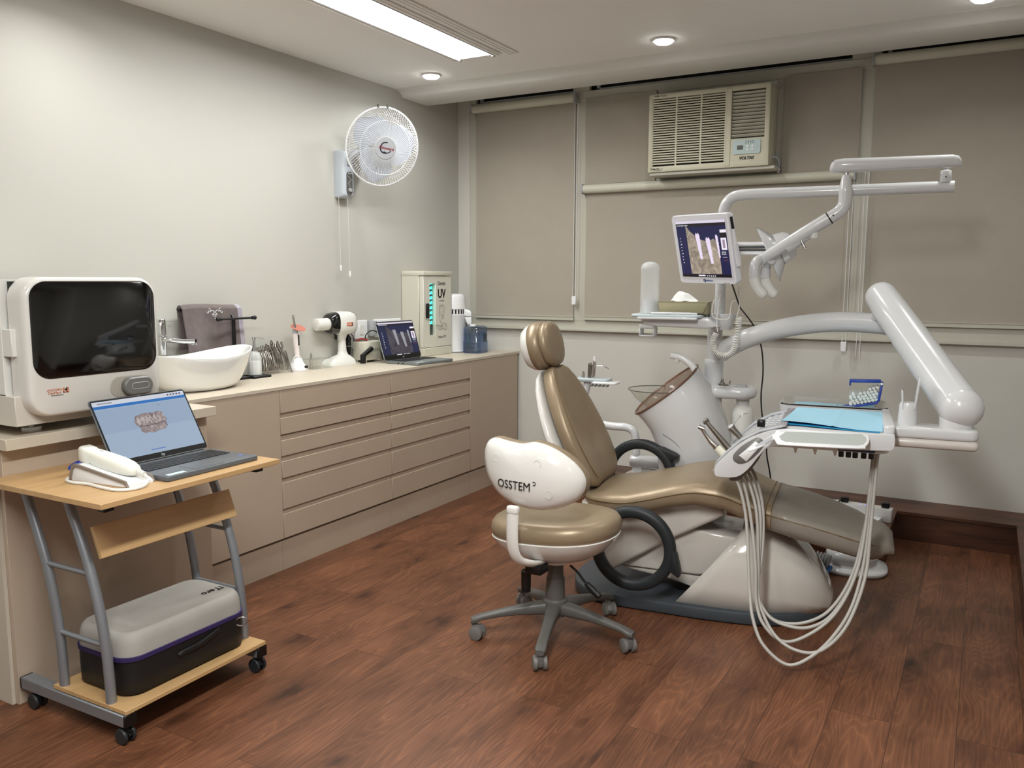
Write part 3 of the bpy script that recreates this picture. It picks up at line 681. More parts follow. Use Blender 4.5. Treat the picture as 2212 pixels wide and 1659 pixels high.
g = G(); g.prism([(.134, .149), (.140, .153), (.144, .146), (.138, .145)], XF_+.0006, XF_+.001, 'x'); g.out('logo_mark', 'ink', A)
for (xx, yy) in ((.60, .10), (.60, .45), (.1, .05), (.1, .45)):
    G().lathe([(.0, 0), (.030, 0), (.031, .002), (.031, .012), (.030, .014), (.009, .014), (.009, .024), (.030, .024), (.031, .026), (.031, .035), (0, .035)], (xx, yy, 0), 24).out('foot', 'whiteb', A)
# ---------------------------------------------------------------- vessel sink
SK = thing('vessel_sink', 'white boat-shaped porcelain vessel washbasin on the beige worktop', 'washbasin', (-3.245, 2.712, Z), 0)
def srow(t, th):       # t 0 bottom..1 rim ; outline grows, rim raised at the far (+y) end
    R = []
    return R
def bowl(t, inset, n=48):
    out = []
    a, b = (.098+.072*t**.42)-inset, (.150+.137*t**.40)-inset
    for k in range(n):
        u = 2*PI*k/n; x = a*math.cos(u); y = b*math.sin(u)+.012*t
        z = t*(.150+.042*max(0, math.sin(u))**1.6+.030*max(0, -math.sin(u))**2)
        out.append((x, y, z))
    return out
rows = [bowl(0, .02), bowl(.0001, 0)]+[bowl(t, 0) for t in (.06, .15, .28, .42, .58, .74, .88, .96)]
rows += [[(x, y, z+.001) for x, y, z in bowl(1, .002)], [(x, y, z+.002) for x, y, z in bowl(1, .007)], [(x, y, z-.001) for x, y, z in bowl(1, .013)]]
rows += [[(x, y, max(z, .012)) for x, y, z in bowl(t, .018)] for t in (.9, .75, .58, .4, .24, .1)]
rows += [[(x*.3, y*.3, .012) for x, y, z in bowl(.1, .018)]]
G().rings(rows).out('basin', 'porc', SK, ang=70)
G().lathe([(.0, .0135), (.022, .0135), (.024, .0125)], (0, 0, 0), 20).out('drain', 'chrome', SK)
F = thing('basin_mixer', 'tall chrome basin mixer tap standing behind the washbasin', 'tap', (-3.452, 2.674, Z))
G().lathe([(.026, 0), (.026, .004), (.0215, .006), (.0215, .245), (.018, .247), (.018, .252), (.0215, .254), (.0215, .322), (.019, .326), (0, .326)], n=28).out('column', 'chrome', F)
G().tube(cr([(0, 0, .228), (.05, .03, .226), (.10, .065, .222), (.135, .088, .222)], 5), [.0165]*10+[.0155]*6, 16, sq=(.75, 1.1)).out('spout', 'chrome', F)
G().lathe([(.013, 0), (.013, -.012), (.009, -.012)], (.127, .082, .216), 16).out('aerator', 'chrome', F)
G().tube([(0, 0, .315), (.018, .052, .318)], [.0048, .0035], 10, sq=(.6, 1.4)).out('lever', 'chrome', F)
# towel stand and towel
TS = thing('towel_stand', 'black metal countertop stand with two crossbars ending in balls', 'towel stand', (-3.40, 3.075, Z))
G().box(-.05, .05, -.10, .10, 0, .012, bev=.002).out('base', 'black', TS)
G().tube([(0, 0, .01), (0, 0, .315)], .0095, 12, sq=(1, 1)).out('post', 'black', TS)
for (x, z, y0, y1, nm) in ((.028, .318, -.125, .118, 'front_bar'), (-.045, .372, -.30, .072, 'rear_bar')):
    g = G(); g.tube([(x, y0, z), (x, y1, z)], .0062, 10)
    for y in (y0, y1): g.ball((x, y, z), .0115, 14); g.lathe([(.009, -.006), (.009, .006)], (x, y+(.014 if y == y0 else -.014), z), 12, 'y')
    g.out(nm, 'black', TS)
G().tube([(.028, 0, .318), (0, 0, .318), (-.045, 0, .372)], .0065, 8).out('bar_bracket', 'black', TS)
def tw(u, v):
    s = v*2-1; y = -.295+.335*u; a = abs(s)
    bar = (-.045, .380)
    off = .014 if s > 0 else -.014
    L_ = a*(.235 if s > 0 else .225)
    if a < .09: ang = s/.09*PI/2; x = bar[0]+.014*math.sin(ang); z = bar[1]-.006+.014*math.cos(ang)
    else: x = bar[0]+off+(.010+.012*math.sin(u*7+1)*a)*(1 if s > 0 else -.15); z = bar[1]-.006-(L_-.02)
    return (x, y+.012*math.sin(v*8)*.4*(1-u)+(.012*a if s > 0 else 0), z+.004*math.sin(u*5))
tw0 = G().grid(tw, 26, 40, .009).out('towel', 'towel'); tw0.location = (-3.40, 3.075, Z)
tag(tw0, 'folded mauve-brown terry towel hanging over the black stand behind the washbasin', 'towel')
G().grid(lambda u, v: tuple(a+b for a, b in zip(tw(1.0+u*.085, v), (.001, .001, 0))), 4, 40, .007).out('towel_border', 'towel2', tw0)
g = G(); cx = -.045+.014+.022
for s in (-1, 1):
    for k, (a0, a1, r, oy, oz) in enumerate(((0, 4.6, .010, .016, .354), (1, 5.5, .007, .034, .366), (0, 4.2, .006, .012, .338), (2, 6.5, .006, .044, .356))):
        g.tube([(cx+.004, -.115+s*(oy+r*math.cos(a)), oz+r*math.sin(a)) for a in [a0+(a1-a0)*i/12 for i in range(13)]], .0012, 5)
for k in range(5): g.ball((cx+.004, -.115, .322+k*.009), .0022, 6)
g.out('embroidery', 'whiteb', tw0)
# soap dispensers on a black tray
TR = tag(G().prism(rrect(.098, .125, .006), 0, .012, bev=.002).out('soap_tray', 'black'), 'flat black tray under the glass soap dispenser, right of the washbasin', 'tray'); TR.location = (-3.375, 3.195, Z)
def dispenser(lab, x, y):
    t = thing('soap_dispenser', lab, 'soap dispenser', (x, y, Z+.0125), .6)
    g = G(); n = 48; R = []
    for z, r in ((0, .034), (.004, .036), (.085, .036), (.105, .033), (.118, .024), (.126, .015), (.132, .015)):
        R.append([((r+.0012*math.cos(12*2*PI*k/n))*math.cos(2*PI*k/n), (r+.0012*math.cos(12*2*PI*k/n))*math.sin(2*PI*k/n), z) for k in range(n)])
    g.rings(R); g.out('bottle', 'frost2', t, ang=80)
    G().lathe([(0, .004), (.030, .004), (.031, .075), (0, .075)], n=24).out('liquid_soap', 'paper', t)
    g = G(); g.lathe([(.017, .130), (.017, .148), (.007, .150), (.007, .188), (.0105, .19), (.0105, .202), (0, .203)], n=18); g.tube(cr([(0, 0, .196), (.02, .012, .197), (.045, .026, .190)], 4), .0032, 8); g.out('pump', 'chrome', t)
    return t
dispenser('glass soap dispenser with chrome pump standing on the black tray', -3.375, 3.185)
d2 = dispenser('glass soap dispenser with chrome pump half hidden behind the washbasin', -3.452, 2.928); d2.location.z = Z
# ---------------------------------------------------------------- instrument rack
RK = thing('instrument_rack', 'steel wire rack full of dental pliers on the worktop', 'rack', (-3.435, 3.352, Z))
g = G()
for x in (-.045, .045):
    g.tube([(x, -.112, .020), (x, .112, .020)], .0032, 8)
for y in (-.112, .112):
    for s in (-1, 1): g.tube([(s*.055, y, .0), (s*.012, y, .118)], .0036, 8)
    g.tube([(-.012, y, .118), (.012, y, .118)], .0036, 8)
g.tube([(.0, -.112, .060), (.0, .112, .060)], .003, 8); g.tube([(.0, -.112, .118), (.0, -.05, .10), (.0, .05, .10), (.0, .112, .118)], .0028, 8)
g.out('wire_frame', 'steel', RK)
def forceps():
    t = thing('forceps', 'steel dental forceps hanging in the wire rack', 'forceps', (0, 0, 0))
    for s in (-1, 1):
        G().tube(cr([(.0, 0, .0), (s*.003, 0, .004), (s*.022, .0, -.035), (s*.030, 0, -.075), (s*.026, .002, -.105)], 5), [.0042]*8+[.0048]*9+[.004]*4, 8, sq=(1.2, .8)).out('handle', 'dsteel', t)
        G().tube(cr([(s*.001, 0, .0), (s*.006, .002, .018), (s*.002, .006, .038)], 4), [.0044]*5+[.003]*4, 7).out('beak', 'dsteel', t)
    G().lathe([(.007, -.005), (.007, .005)], (0, 0, 0), 12, 'y').out('joint', 'dsteel', t)
    return t
fp = forceps(); random.seed(3)
LABF = ['steel dental forceps at the left end of the wire rack', 'steel dental forceps at the right end of the wire rack']
N = 17
for i in range(N):
    y = 3.262+.0112*i+(.008 if i > 7 else 0)
    o = fp if i == 0 else dup(fp)
    hi = random.choice([0, .004, .010]) + (.018 if i in (9, 10, 13, 15) else 0)
    o.location = (-3.435+random.uniform(-.004, .004), y, Z+.118+hi); o.rotation_euler = (random.uniform(-.22, .22)-(.12 if i < 9 else -.08), 0, random.uniform(-.35, .35))
    if i == 0: o['label'] = LABF[0]
    elif i == N-1: o['label'] = LABF[1]
    else: o['label'] = 'steel dental forceps among the others in the middle of the wire rack'; o['group'] = 'dental forceps in the wire rack'
# ---------------------------------------------------------------- curing light
CL = thing('curing_light', 'white curing light with orange eye shield in its charging base', 'curing light', (-3.425, 3.555, Z))
def eb(z, a, b, cy=0): return [(x, y+cy, z) for x, y in ell(a, b, 28, p=2.6)]
G().rings([eb(0, .05, .052), eb(.006, .052, .054), eb(.022, .047, .05), eb(.038, .034, .040), eb(.055, .026, .030), eb(.07, .022, .024), eb(.073, .018, .02)]).out('charging_base', 'whiteb', CL, ang=60)
bx('display', 'black', CL, .045, .0485, .006, .034, .014, .030, bev=.002)
G().tube(cr([(.0, -.034, .045), (.004, -.028, .078), (.012, -.008, .085)], 5), .0035, 8).out('cradle_wing', 'satin', CL)
G().tube(cr([(.0, .030, .045), (.004, .026, .07), (.012, .010, .08)], 5), .0035, 8).out('cradle_wing', 'satin', CL)
G().tube(cr([(0, 0, .06), (0, -.004, .11), (0, -.008, .17), (0, -.011, .215)], 5), [.0155]*8+[.0165]*8, 20).out('handset', mat('pale_pink_white', (236, 226, 224), .25, coat=.4), CL)
G().tube([(0, -.011, .214), (0, -.0115, .232)], .0165, 20).out('collar', 'lgray', CL)
G().box(.012, .0175, -.008, .004, .145, .205, bev=.001).out('button_strip', 'ink', CL)
G().lathe([(0, -.0015), (.043, -.0015), (.044, 0), (.043, .0015), (0, .0015)], n=30, M=Matrix.Translation((.005, .008, .246)) @ Matrix.Rotation(.05, 4, 'X') @ Matrix.Rotation(.42, 4, 'Y')).out('eye_shield', 'orshield', CL)
G().tube(cr([(0, -.012, .232), (0, -.014, .255), (0, -.02, .285), (.001, -.026, .308), (.006, -.026, .318)], 5), [.011, .010, .009, .008, .0075, .007, .007, .006, .006, .006, .006, .006, .006, .006, .006, .006, .006, .0065, .0065, .0065, .006], 14).out('light_guide', 'steel', CL)
# clear acrylic stand with a slim steel holder
AS = thing('acrylic_stand', 'low clear acrylic stand on the worktop beside the curing light', 'stand', (-3.42, 3.70, Z))
G().box(-.05, .05, -.07, .09, .0, .003).box(-.05, .05, -.07, .09, .055, .058).box(-.05, -.047, -.07, .09, 0, .058).box(.0, .05, .085, .088, 0, .058).out('acrylic_shelf', 'clear', AS)
g = G(); g.lathe([(.008, .0), (.008, .045), (.0095, .047), (.0095, .053), (.006, .055), (.0075, .065), (.003, .085), (.0035, .092), (0, .093)], (.0, 0, 0), 14)
sp = g.out('tip_holder', 'steel'); sp.location = (-3.405, 3.645, Z+.0032); tag(sp, 'slim steel bottle-shaped tip standing on the acrylic stand', 'dental tip')
# ---------------------------------------------------------------- handheld x-ray camera (standing on its foot, barrel towards the sink)
XC = thing('handheld_xray_unit', 'white handheld x-ray camera with black collar standing on its wide foot', 'x-ray unit', (-3.445, 3.955, Z), math.radians(-8))
def fsec(z, x, y0, y1): return [(a, b, z) for a, b in rrect(2*x, y1-y0, min(x, .03), 6, cy=(y0+y1)/2)]
G().rings([fsec(0, .058, -.13, .085), fsec(.018, .056, -.127, .083), fsec(.035, .048, -.10, .075), fsec(.052, .036, -.05, .058), fsec(.062, .028, -.025, .045), fsec(.085, .0225, -.02, .035), fsec(.15, .0205, -.018, .03), fsec(.185, .026, -.028, .04), fsec(.205, .04, -.05, .06)]).out('grip_and_foot', 'satin', XC, ang=60)
def hsec(y, r, cz=.255): return [(a, y, cz+b) for a, b in ell(r*.86, r, 32, p=2.7)]
G().rings([hsec(-.052, .068), hsec(-.045, .071), hsec(0, .072), hsec(.05, .070), hsec(.082, .063), hsec(.094, .050), hsec(.098, .03)]).out('body_housing', 'satin', XC, ang=60)
G().rings([hsec(-.105, .050), hsec(-.10, .056), hsec(-.085, .064), hsec(-.06, .069), hsec(-.050, .069)]).out('collar', 'blackg', XC, ang=60)
G().lathe([(.034, -.195), (.037, -.193), (.037, -.09), (.033, -.09)], (0, 0, .252), 30, 'y').out('cone', 'satin', XC)
G().lathe([(0, -.186), (.034, -.186), (.034, -.189)], (0, 0, .252), 30, 'y').out('cone_window', mat('cone_window', (176, 178, 170), .4), XC)
G().prism([(-.010, .262), (.012, .262), (.001, .242)], -.1895, -.188, 'y').out('warning_mark', mat('warning_yellow', (190, 180, 80), .5), XC)
bx('trigger', 'black', XC, -.008, .008, -.048, -.034, .155, .192, bev=.003)
G().tube([hsec(.0855, .0635)[k] for k in range(32)], .0012, 5, closed=True).out('rear_seam', 'gray', XC)
G().box(.058, .0628, -.005, .045, .238, .26).out('label_sticker', 'orange', XC); text('lettering', 'DenMart', .013, (.0632, .014, .249), (0, 1, 0), (0, 0, 1), 'whiteb', XC); bx('label_mark', 'ink', XC, .0626, .0634, .034, .042, .240, .258)
# wall switches
for (y0, y1, z0, z1, l, n) in ((4.140, 4.262, 1.072, 1.192, 'square white wall switch plate behind the handheld x-ray unit', 1), (4.33, 4.62, 1.072, 1.190, 'wide white wall switch plate behind the silver laptop', 3)):
    t = thing('wall_switch', l, 'switch', (XL, (y0+y1)/2, (z0+z1)/2)); w = (y1-y0)/2; hh = (z1-z0)/2
    G().box(.0005, .014, -w, w, -hh, hh, bev=.006, seg=3).out('plate', 'whiteb', t)
    for k in range(n):
        cy = (k-(n-1)/2)*.08; bx('rocker', 'satin', t, .012, .0175, cy-.022, cy+.022, -.034, .03, bev=.002)
tag(G().box(XL+.0005, XL+.045, 4.275, 4.322, 1.085, 1.185, bev=.004).out('cable_duct', 'lgray'), 'grey cable duct piece on the wall between the two switch plates', 'cable duct')
# cream power supply
PS = thing('power_supply', 'old cream metal power supply box with vent slots, behind the silver laptop', 'power supply', (-3.43, 4.205, Z))
G().box(-.05, .05, -.10, .10, .014, .128, bev=.004).out('case', 'cream', PS)
g = G()
for k in range(10): g.box(.0495, .0508, -.045+k*.010, -.042+k*.010, .065, .085)
g.out('vent_slot', 'mgray', PS); G().lathe([(.004, 0), (.004, .001)], (.05, .05, .028), 10, 'x').out('screw', 'steel', PS)
for y in (-.08, .08):
    for x in (-.035, .035): G().lathe([(.008, 0), (.008, .014)], (x, y, 0), 10).out('foot', 'cream', PS)
g = G(); g.tube(cr([(-3.47, 4.13, 1.063), (-3.46, 4.16, 1.075), (-3.44, 4.20, 1.066)], 4), .006, 8); tag(g.out('red_clip', mat('red_plastic', (150, 50, 50), .4)), 'small red clip lying on top of the cream power supply', 'clip')
tag(G().tube(cr([(-3.45, 4.19, 1.066), (-3.45, 4.20, 1.10), (-3.44, 4.245, 1.125), (-3.43, 4.29, 1.11), (-3.425, 4.30, 1.075), (-3.41, 4.27, 1.03), (-3.372, 4.255, .98), (-3.366, 4.262, .945), (-3.35, 4.30, .9365), (-3.33, 4.36, .936)], 6), .0035, 7).out('power_cable', 'black'), 'black cable looping over the cream power supply', 'cable')
# black suction/handpiece motor hanging + black clamp
MH = thing('motor_handpiece', 'black tapered handpiece standing upright against the wall beside the x-ray unit', 'handpiece', (-3.475, 4.060, Z))
G().lathe([(.002, 0), (.006, .02), (.012, .06), (.0165, .095), (.0165, .125), (.014, .13), (.0165, .135), (.0165, .155), (.010, .17), (.0035, .178), (.0035, .19), (0, .19)], n=18).out('body', 'black', MH)
G().lathe([(.0168, .104), (.0168, .107)], n=18).out('ring', 'steel', MH); G().lathe([(.0135, .072), (.0135, .075)], n=18).out('ring', 'steel', MH)
tag(G().tube(cr([(-3.475, 4.06, 1.118), (-3.485, 4.085, 1.12), (-3.49, 4.12, 1.09), (-3.49, 4.13, 1.03), (-3.485, 4.10, .99)], 6), .0028, 6).out('handpiece_cable', 'black'), 'thin black cable of the upright handpiece', 'cable')
BT = thing('black_torch', 'short black torch leaning on its stub beside the foot of the x-ray unit', 'torch', (-3.375, 4.075, Z))
G().tube([(0, 0, .014), (.0, .002, .055)], [.016, .018], 14).out('stub', 'black', BT)
G().tube([(0, -.005, .045), (.0, .085, .088)], [.014, .0155], 14).out('barrel', 'black', BT); G().lathe([(.018, 0), (.018, .014)], n=14).out('base', 'black', BT)
# ---------------------------------------------------------------- uv cabinet
UV = thing('uv_cabinet', 'tall cream ultraviolet sterilising cabinet glowing turquoise through a slit window', 'steriliser', (-3.497, 4.640, Z))
w, d, h = .345, .185, .578
bx('side_body', 'cream', UV, 0, d-.042, .003, w, .045, h-.028, bev=.003)
bx('plinth', 'cream', UV, 0, d, .003, w, 0, .055, bev=.003)
bx('top_cap', 'cream', UV, 0, d+.002, .0, w+.003, h-.030, h, bev=.004)
dr = G(); DXX = d-.004
dr.box(d-.038, DXX, .005, .080, .058, h-.034, bev=.003); dr.box(d-.038, DXX, .148, w-.002, .058, h-.034, bev=.003)
dr.box(d-.038, DXX, .078, .150, .058, .140); dr.box(d-.038, DXX, .078, .150, h-.085, h-.034)
dr.out('door', mat('uv_door', (216, 213, 201), .4), UV)
bx('window_recess', 'black', UV, d-.040, d-.030, .078, .150, .09, h-.08)
g = G(); random.seed(5)
for k in range(9):
    z = .215+k*.034; g.prism([(.084, z), (.14, z+.002), (.138, z+.024), (.120, z+.018), (.088, z+random.uniform(.008, .022))], d-.030, d-.026, 'x')
g.out('glowing_shelf', 'teal', UV)
g = G()
for k in range(3): g.prism([(.09, .150+k*.02), (.14, .152+k*.02), (.13, .158+k*.02)], d-.030, d-.027, 'x')
g.out('dark_shelf', mat('uv_dim', (20, 60, 55), .5, emit=(20, 70, 66), es=.6), UV)
G().box(d-.018, d-.012, .078, .150, .095, h-.085).out('window_glass', 'clear', UV)
bx('handle', 'black', UV, d-.004, d+.006, .028, .062, .26, .36, bev=.002)
R_ = (0, 1, 0); U_ = (0, 0, 1); XT = d-.0035
text('lettering', 'Dentis', .036, (XT, .222, .495), R_, U_, 'ink', UV, bold=.0003); text('logo', 'UV', .084, (XT, .222, .422), R_, U_, 'ink', UV, bold=.0026, squash=.85)
text('lettering', 'CHAMBER', .013, (XT, .222, .375), R_, U_, 'inkg', UV); text('lettering', 'Insta-UV', .028, (XT, .224, .125), R_, U_, 'ink', UV)
g = G(); random.seed(9)
OL = [(.192, .335), (.200, .345), (.215, .342), (.225, .346), (.240, .345), (.250, .335), (.252, .30), (.246, .25), (.238, .215), (.232, .23), (.226, .25), (.216, .21), (.206, .185), (.198, .22), (.193, .28)]
OL = [(a, .346-(.346-b)*.76) for a, b in OL]
g.tube([(XT, p[0], p[1]) for p in cr([(x, z, 0) for x, z in OL], 3, True)], .0011, 4, closed=True)
for k in range(60):
    a, b = random.uniform(.197, .247), random.uniform(.268, .335); l = random.uniform(.002, .006); q = random.uniform(0, PI)
    g.tube([(XT, a, b), (XT, a+l*math.cos(q), b+l*math.sin(q))], .0006, 4)
HN = [(.165, .165), (.18, .150), (.20, .135), (.235, .140), (.255, .130), (.268, .135), (.272, .155), (.262, .175), (.245, .180), (.228, .178), (.215, .172), (.222, .163), (.232, .160), (.21, .160), (.19, .166), (.172, .170)]
HN = [(.222+(a-.222)*1.25, b+.040) for a, b in HN]
g.tube([(XT, p[0], p[1]) for p in cr([(x, z, 0) for x, z in HN], 3, True)], .0011, 4, closed=True)
for k in range(50):
    a, b = random.uniform(.18, .27), random.uniform(.182, .208); g.tube([(XT, a, b), (XT, a+.004, b+random.uniform(-.003, .003))], .0006, 4)
g.out('printed_drawing', 'inkg', UV)
# ---------------------------------------------------------------- distiller and jug
DI = thing('water_distiller', 'white cylindrical water distiller with side spout, in the corner of the worktop', 'water distiller', (-3.37, 5.09, Z))
G().lathe([(.0, .0), (.092, .0), (.092, .010), (.089, .012), (.089, .262), (.092, .266), (.092, .272)], n=40).out('boiler', 'whiteb', DI)
G().lathe([(.086, .272), (.086, .312), (.092, .313), (.086, .38), (.083, .398), (.076, .412), (.06, .42), (0, .422)], n=40).out('fan_head', 'whiteb', DI)
g = G()
for k in range(24): a = 2*PI*k/24; g.box(-.002, .002, -.005, .005, .276, .308, M=Matrix.Rotation(a, 4, 'Z') @ Matrix.Translation((.086, 0, 0)))
g.out('vent', 'black', DI)
G().lathe([(.087, .0), (.0925, .0), (.0925, .006)], n=40).out('base_ring', 'gray', DI)
g = G(); P0 = (.05, .06)
g.prism([(.05, .262), (.05, .312), (.09, .312), (.125, .300), (.135, .285), (.135, .258)], -.028, .028, 'y', bev=.005, M=Matrix.Rotation(.42, 4, 'Z')); g.prism([(.082, .255), (.135, .255), (.135, .205), (.108, .195)], -.022, .022, 'y', bev=.006, M=Matrix.Rotation(.42, 4, 'Z')); g.lathe([(.006, 0), (.004, -.016)], (.118, 0, .197), 10, M=Matrix.Rotation(.42, 4, 'Z'))
g.out('spout', 'whiteb', DI)
JG = thing('water_jug', 'small blue plastic water jug standing under the distiller spout', 'jug', (-3.20, 5.12, Z), .15)
def js(z, w_, l_, r): return [(a, b, z) for a, b in rrect(w_, l_, r, 6)]
g = G(); R = [js(0, .13, .17, .03), js(.006, .14, .18, .035)]
for k in range(4): R += [js(.012+k*.014, .143, .186, .036), js(.018+k*.014, .143, .186, .036), js(.021+k*.014, .139, .182, .035), js(.024+k*.014, .139, .182, .035)]
R += [js(.08, .143, .186, .036), js(.088, .134, .170, .034), js(.17, .134, .170, .034), js(.182, .13, .165, .034), js(.190, .11, .145, .03), js(.192, .08, .11, .03)]
g.rings(R); g.out('body', 'jug', JG, ang=60)
G().rings([js(.004, .130, .172, .034), js(.078, .130, .172, .034), js(.082, .122, .158, .03), js(.145, .122, .158, .03)]).out('water', 'jugw', JG)
G().lathe([(.019, 0), (.022, .002), (.022, .014), (.019, .017), (0, .017)], (.0, -.045, .190), 20).out('cap', 'whiteb', JG)
G().box(.055, .0672, .015, .055, .075, .135, bev=.002).out('tap_recess', mat('dark_teal', (26, 52, 58), .4), JG)
# ---------------------------------------------------------------- wall fan
FN = thing('wall_fan', 'white wall-mounted fan with round wire guard and two pull cords', 'fan', (XL, 4.040, 2.085))
def fb(x, w_, h_, r): return [(x, a, b) for a, b in rrect(w_, h_, r, 6)]
G().rings([fb(.0005, .104, .285, .012), fb(.035, .104, .285, .012), fb(.065, .094, .268, .02), fb(.072, .08, .25, .02)]).out('control_box', mat('fan_grey', (190, 196, 204), .3), FN, ang=60)
G().prism(rrect(.050, .140, .024, cy=-.055), .0715, .078, 'x').out('control_plate', 'mgray', FN)
G().lathe([(.013, 0), (.011, .008), (0, .008)], (.078, 0, -.095), 18, 'x').out('knob', 'lgray', FN)
G().tube(cr([(.0785, -.02, -.01), (.0785, .012, -.03), (.0785, -.012, -.055), (.0785, .005, -.075)], 5), .0018, 5).out('control_line', 'lgray', FN)
text('lettering', 'Almo', .014, (.0785, 0, .004), (0, 1, 0), (0, 0, 1), 'whiteb', FN)
NX = Vector((.85, -.50, -.26)).normalized()
FC = Vector((.235, .125, .165))
M = basis(FC, (.5, .86, 0), NX)       # z = fan axis outward
g = G(); g.tube(cr([(.06, 0, .06), (.10, .03, .13), tuple(FC-NX*.13)], 5), .022, 14); g.out('neck', 'lgray', FN)
G().lathe([(.0, -.17), (.04, -.168), (.055, -.15), (.058, -.09), (.05, -.07), (0, -.07)], n=28, M=M).out('motor_housing', 'whiteb', FN)
g = G(); RG = .232
for k in range(84):
    a = 2*PI*k/84; ca, sa = math.cos(a), math.sin(a)
    def pp(r, z, tw=0): b = a+tw; return (r*math.cos(b), r*math.sin(b), z)
    g.tube([pp(.052, .045), pp(.10, .047, .1), pp(.16, .042, .25), pp(.205, .026, .38), pp(RG, .0, .46)], .0013, 4, M=M)
g.out('front_guard', 'whiteb', FN)
g = G()
for k in range(84):
    a = 2*PI*k/84
    def pp(r, z, tw=0): b = a-tw; return (r*math.cos(b), r*math.sin(b), z)
    g.tube([pp(.055, -.085), pp(.12, -.085, .1), pp(.19, -.065, .28), pp(RG, -.005, .42)], .0013, 4, M=M)
for r, z in ((.16, .042), (.12, -.085), (.19, -.065)): g.tube([(r*math.cos(a), r*math.sin(a), z) for a in [2*PI*k/60 for k in range(60)]], .0016, 5, closed=True, M=M)
g.out('rear_guard', 'whiteb', FN)
G().tube([(RG*math.cos(a), RG*math.sin(a), -.002) for a in [2*PI*k/72 for k in range(72)]], .0052, 8, closed=True, M=M).out('guard_rim', 'whiteb', FN)
G().lathe([(0, .050), (.064, .050), (.071, .044), (.068, .036), (0, .036)], n=36, M=M).out('centre_badge', 'lgray', FN)
Mi = M.to_3x3()
text('logo', 'Almonard', .024, M @ Vector((.004, 0, .0512)), Mi @ Vector((1, -.12, 0)), Mi @ Vector((0, 1, 0)), mat('logo_red', (130, 30, 40), .5), FN, bold=.0005)
g = G()
g.tube(cr([(.012, .034, .0508), (-.018, .030, .0508), (-.034, .004, .0508), (-.024, -.022, .0508), (.01, -.032, .0508)], 6), [.001]+[.0042]*10+[.0044]*12+[.001]*2, 6, sq=(.2, 1), M=M); g.tube(cr([(-.014, -.02, .0508), (.012, -.027, .0508), (.038, -.014, .0508)], 6), [.0005]+[.003]*11+[.0005], 6, sq=(.2, 1), M=M); g.out('logo_swoosh', mat('logo_navy', (38, 44, 54), .5), FN)
def blade(a0):
    def f(u, v):
        r = .04+.178*u; sp = (.42+1.12*math.sin(PI*min(1, u*.92+.08))**.7)*(1-.22*u); a = a0+(v-.5)*sp*1.55+.35*u
        rr = r*(1-.10*(2*v-1)**2*u)
        return M @ Vector((rr*math.cos(a), rr*math.sin(a), -.012+(v-.5)*-.045*(1-.4*u)))
    return f
for k in range(3): G().grid(blade(math.radians((118, 238, 358)[k])), 14, 12, .002).out('blade', mat('fan_blade', (186, 192, 204), .35), FN)
G().lathe([(0, .005), (.03, .004), (.04, -.01), (.042, -.05), (0, -.05)], n=28, M=M).out('hub', 'lgray', FN)
for s in (-.05, .01): G().box(s-.004, s+.004, RG-.006, RG+.016, -.01, .012, bev=.002, M=M).out('guard_clip', 'gray', FN)
for (y, z1, x) in ((-.055, -.565, .035), (.005, -.60, .055)):
    g = G(); g.tube([(x, y, -.14), (x+.002, y+.004, z1)], .0011, 5); g.out('pull_cord', 'satin', FN)
    G().lathe([(.002, .018), (.005, .014), (.0065, -.006), (.004, -.018), (.0, -.018)], (x+.002, y+.004, z1), 12).out('cord_bead', 'whiteb', FN)
# ---------------------------------------------------------------- operator stool
ST = thing('dentist_stool', 'wheeled dentist stool with bronze seat, white shell backrest and grey five-arm base', 'stool', (-1.465, 2.955, 0))
def sring(a, b, z, p=2.3, cx=0, cy=0): return [(x+cx, y+cy, z) for x, y in ell(a, b, 48, p=p)]
def srz(a, b, z, p=2.35):
    return [(x*.95, y*.97, z+.035*(x/.27)*.5+.012) for x, y in ell(a, b, 48, p=p)]
G().rings([srz(.262, .212, .425), srz(.272, .222, .436), srz(.277, .227, .455), srz(.275, .225, .478), srz(.262, .212, .496), srz(.235, .188, .505), srz(.12, .09, .508), srz(.02, .02, .508)]).out('seat_cushion', 'gold', ST, ang=70)
G().rings([srz(.09, .08, .322), srz(.12, .10, .325), srz(.17, .135, .338), srz(.225, .18, .368), srz(.262, .212, .405), srz(.274, .224, .428), srz(.270, .220, .431)]).out('seat_shell', 'white', ST, ang=60)
G().lathe([(.055, .315), (.06, .34), (.06, .35)], n=24).out('mount_plate', 'white', ST)
BO = [(-.200, .070), (-.184, .108), (-.146, .124), (-.085, .118), (-.025, .115), (.034, .126), (.102, .110), (.169, .074), (.216, .028), (.230, -.014), (.217, -.059), (.180, -.093), (.114, -.122), (.036, -.136), (-.043, -.126), (-.125, -.095), (-.177, -.037), (-.196, .015)]
BOs = [(p.x, p.y) for p in cr([(x, z, 0) for x, z in BO], 4, True)]
def bring(s, y, k=.55):
    return [(x*s+.0+.015*(1-s), y+k*(x*s)**2+.15*(z*s)**2, z*s) for x, z in BOs]
BX, BY, BZ = -.012, -.235, .721
MB_ = Matrix.Translation((BX, BY, BZ))
G().rings([bring(.02, -.042), bring(.3, -.041), bring(.6, -.035), bring(.82, -.024), bring(.95, -.008), bring(1.0, .012), bring(.995, .018)], M=MB_).out('backrest_shell', 'white', ST, ang=70)
G().rings([bring(.985, .012), bring(1.0, .020), bring(1.01, .036), bring(1.0, .056), bring(.96, .070), bring(.8, .080), bring(.4, .082), bring(.05, .082)], M=MB_).out('backrest_cushion', 'gold', ST, ang=70)
lg = text('logo', 'OSSTEM', .045, (-.044, 0, .684), (1, 0, 0), (0, 0, 1), 'ink', ST, squash=.92)
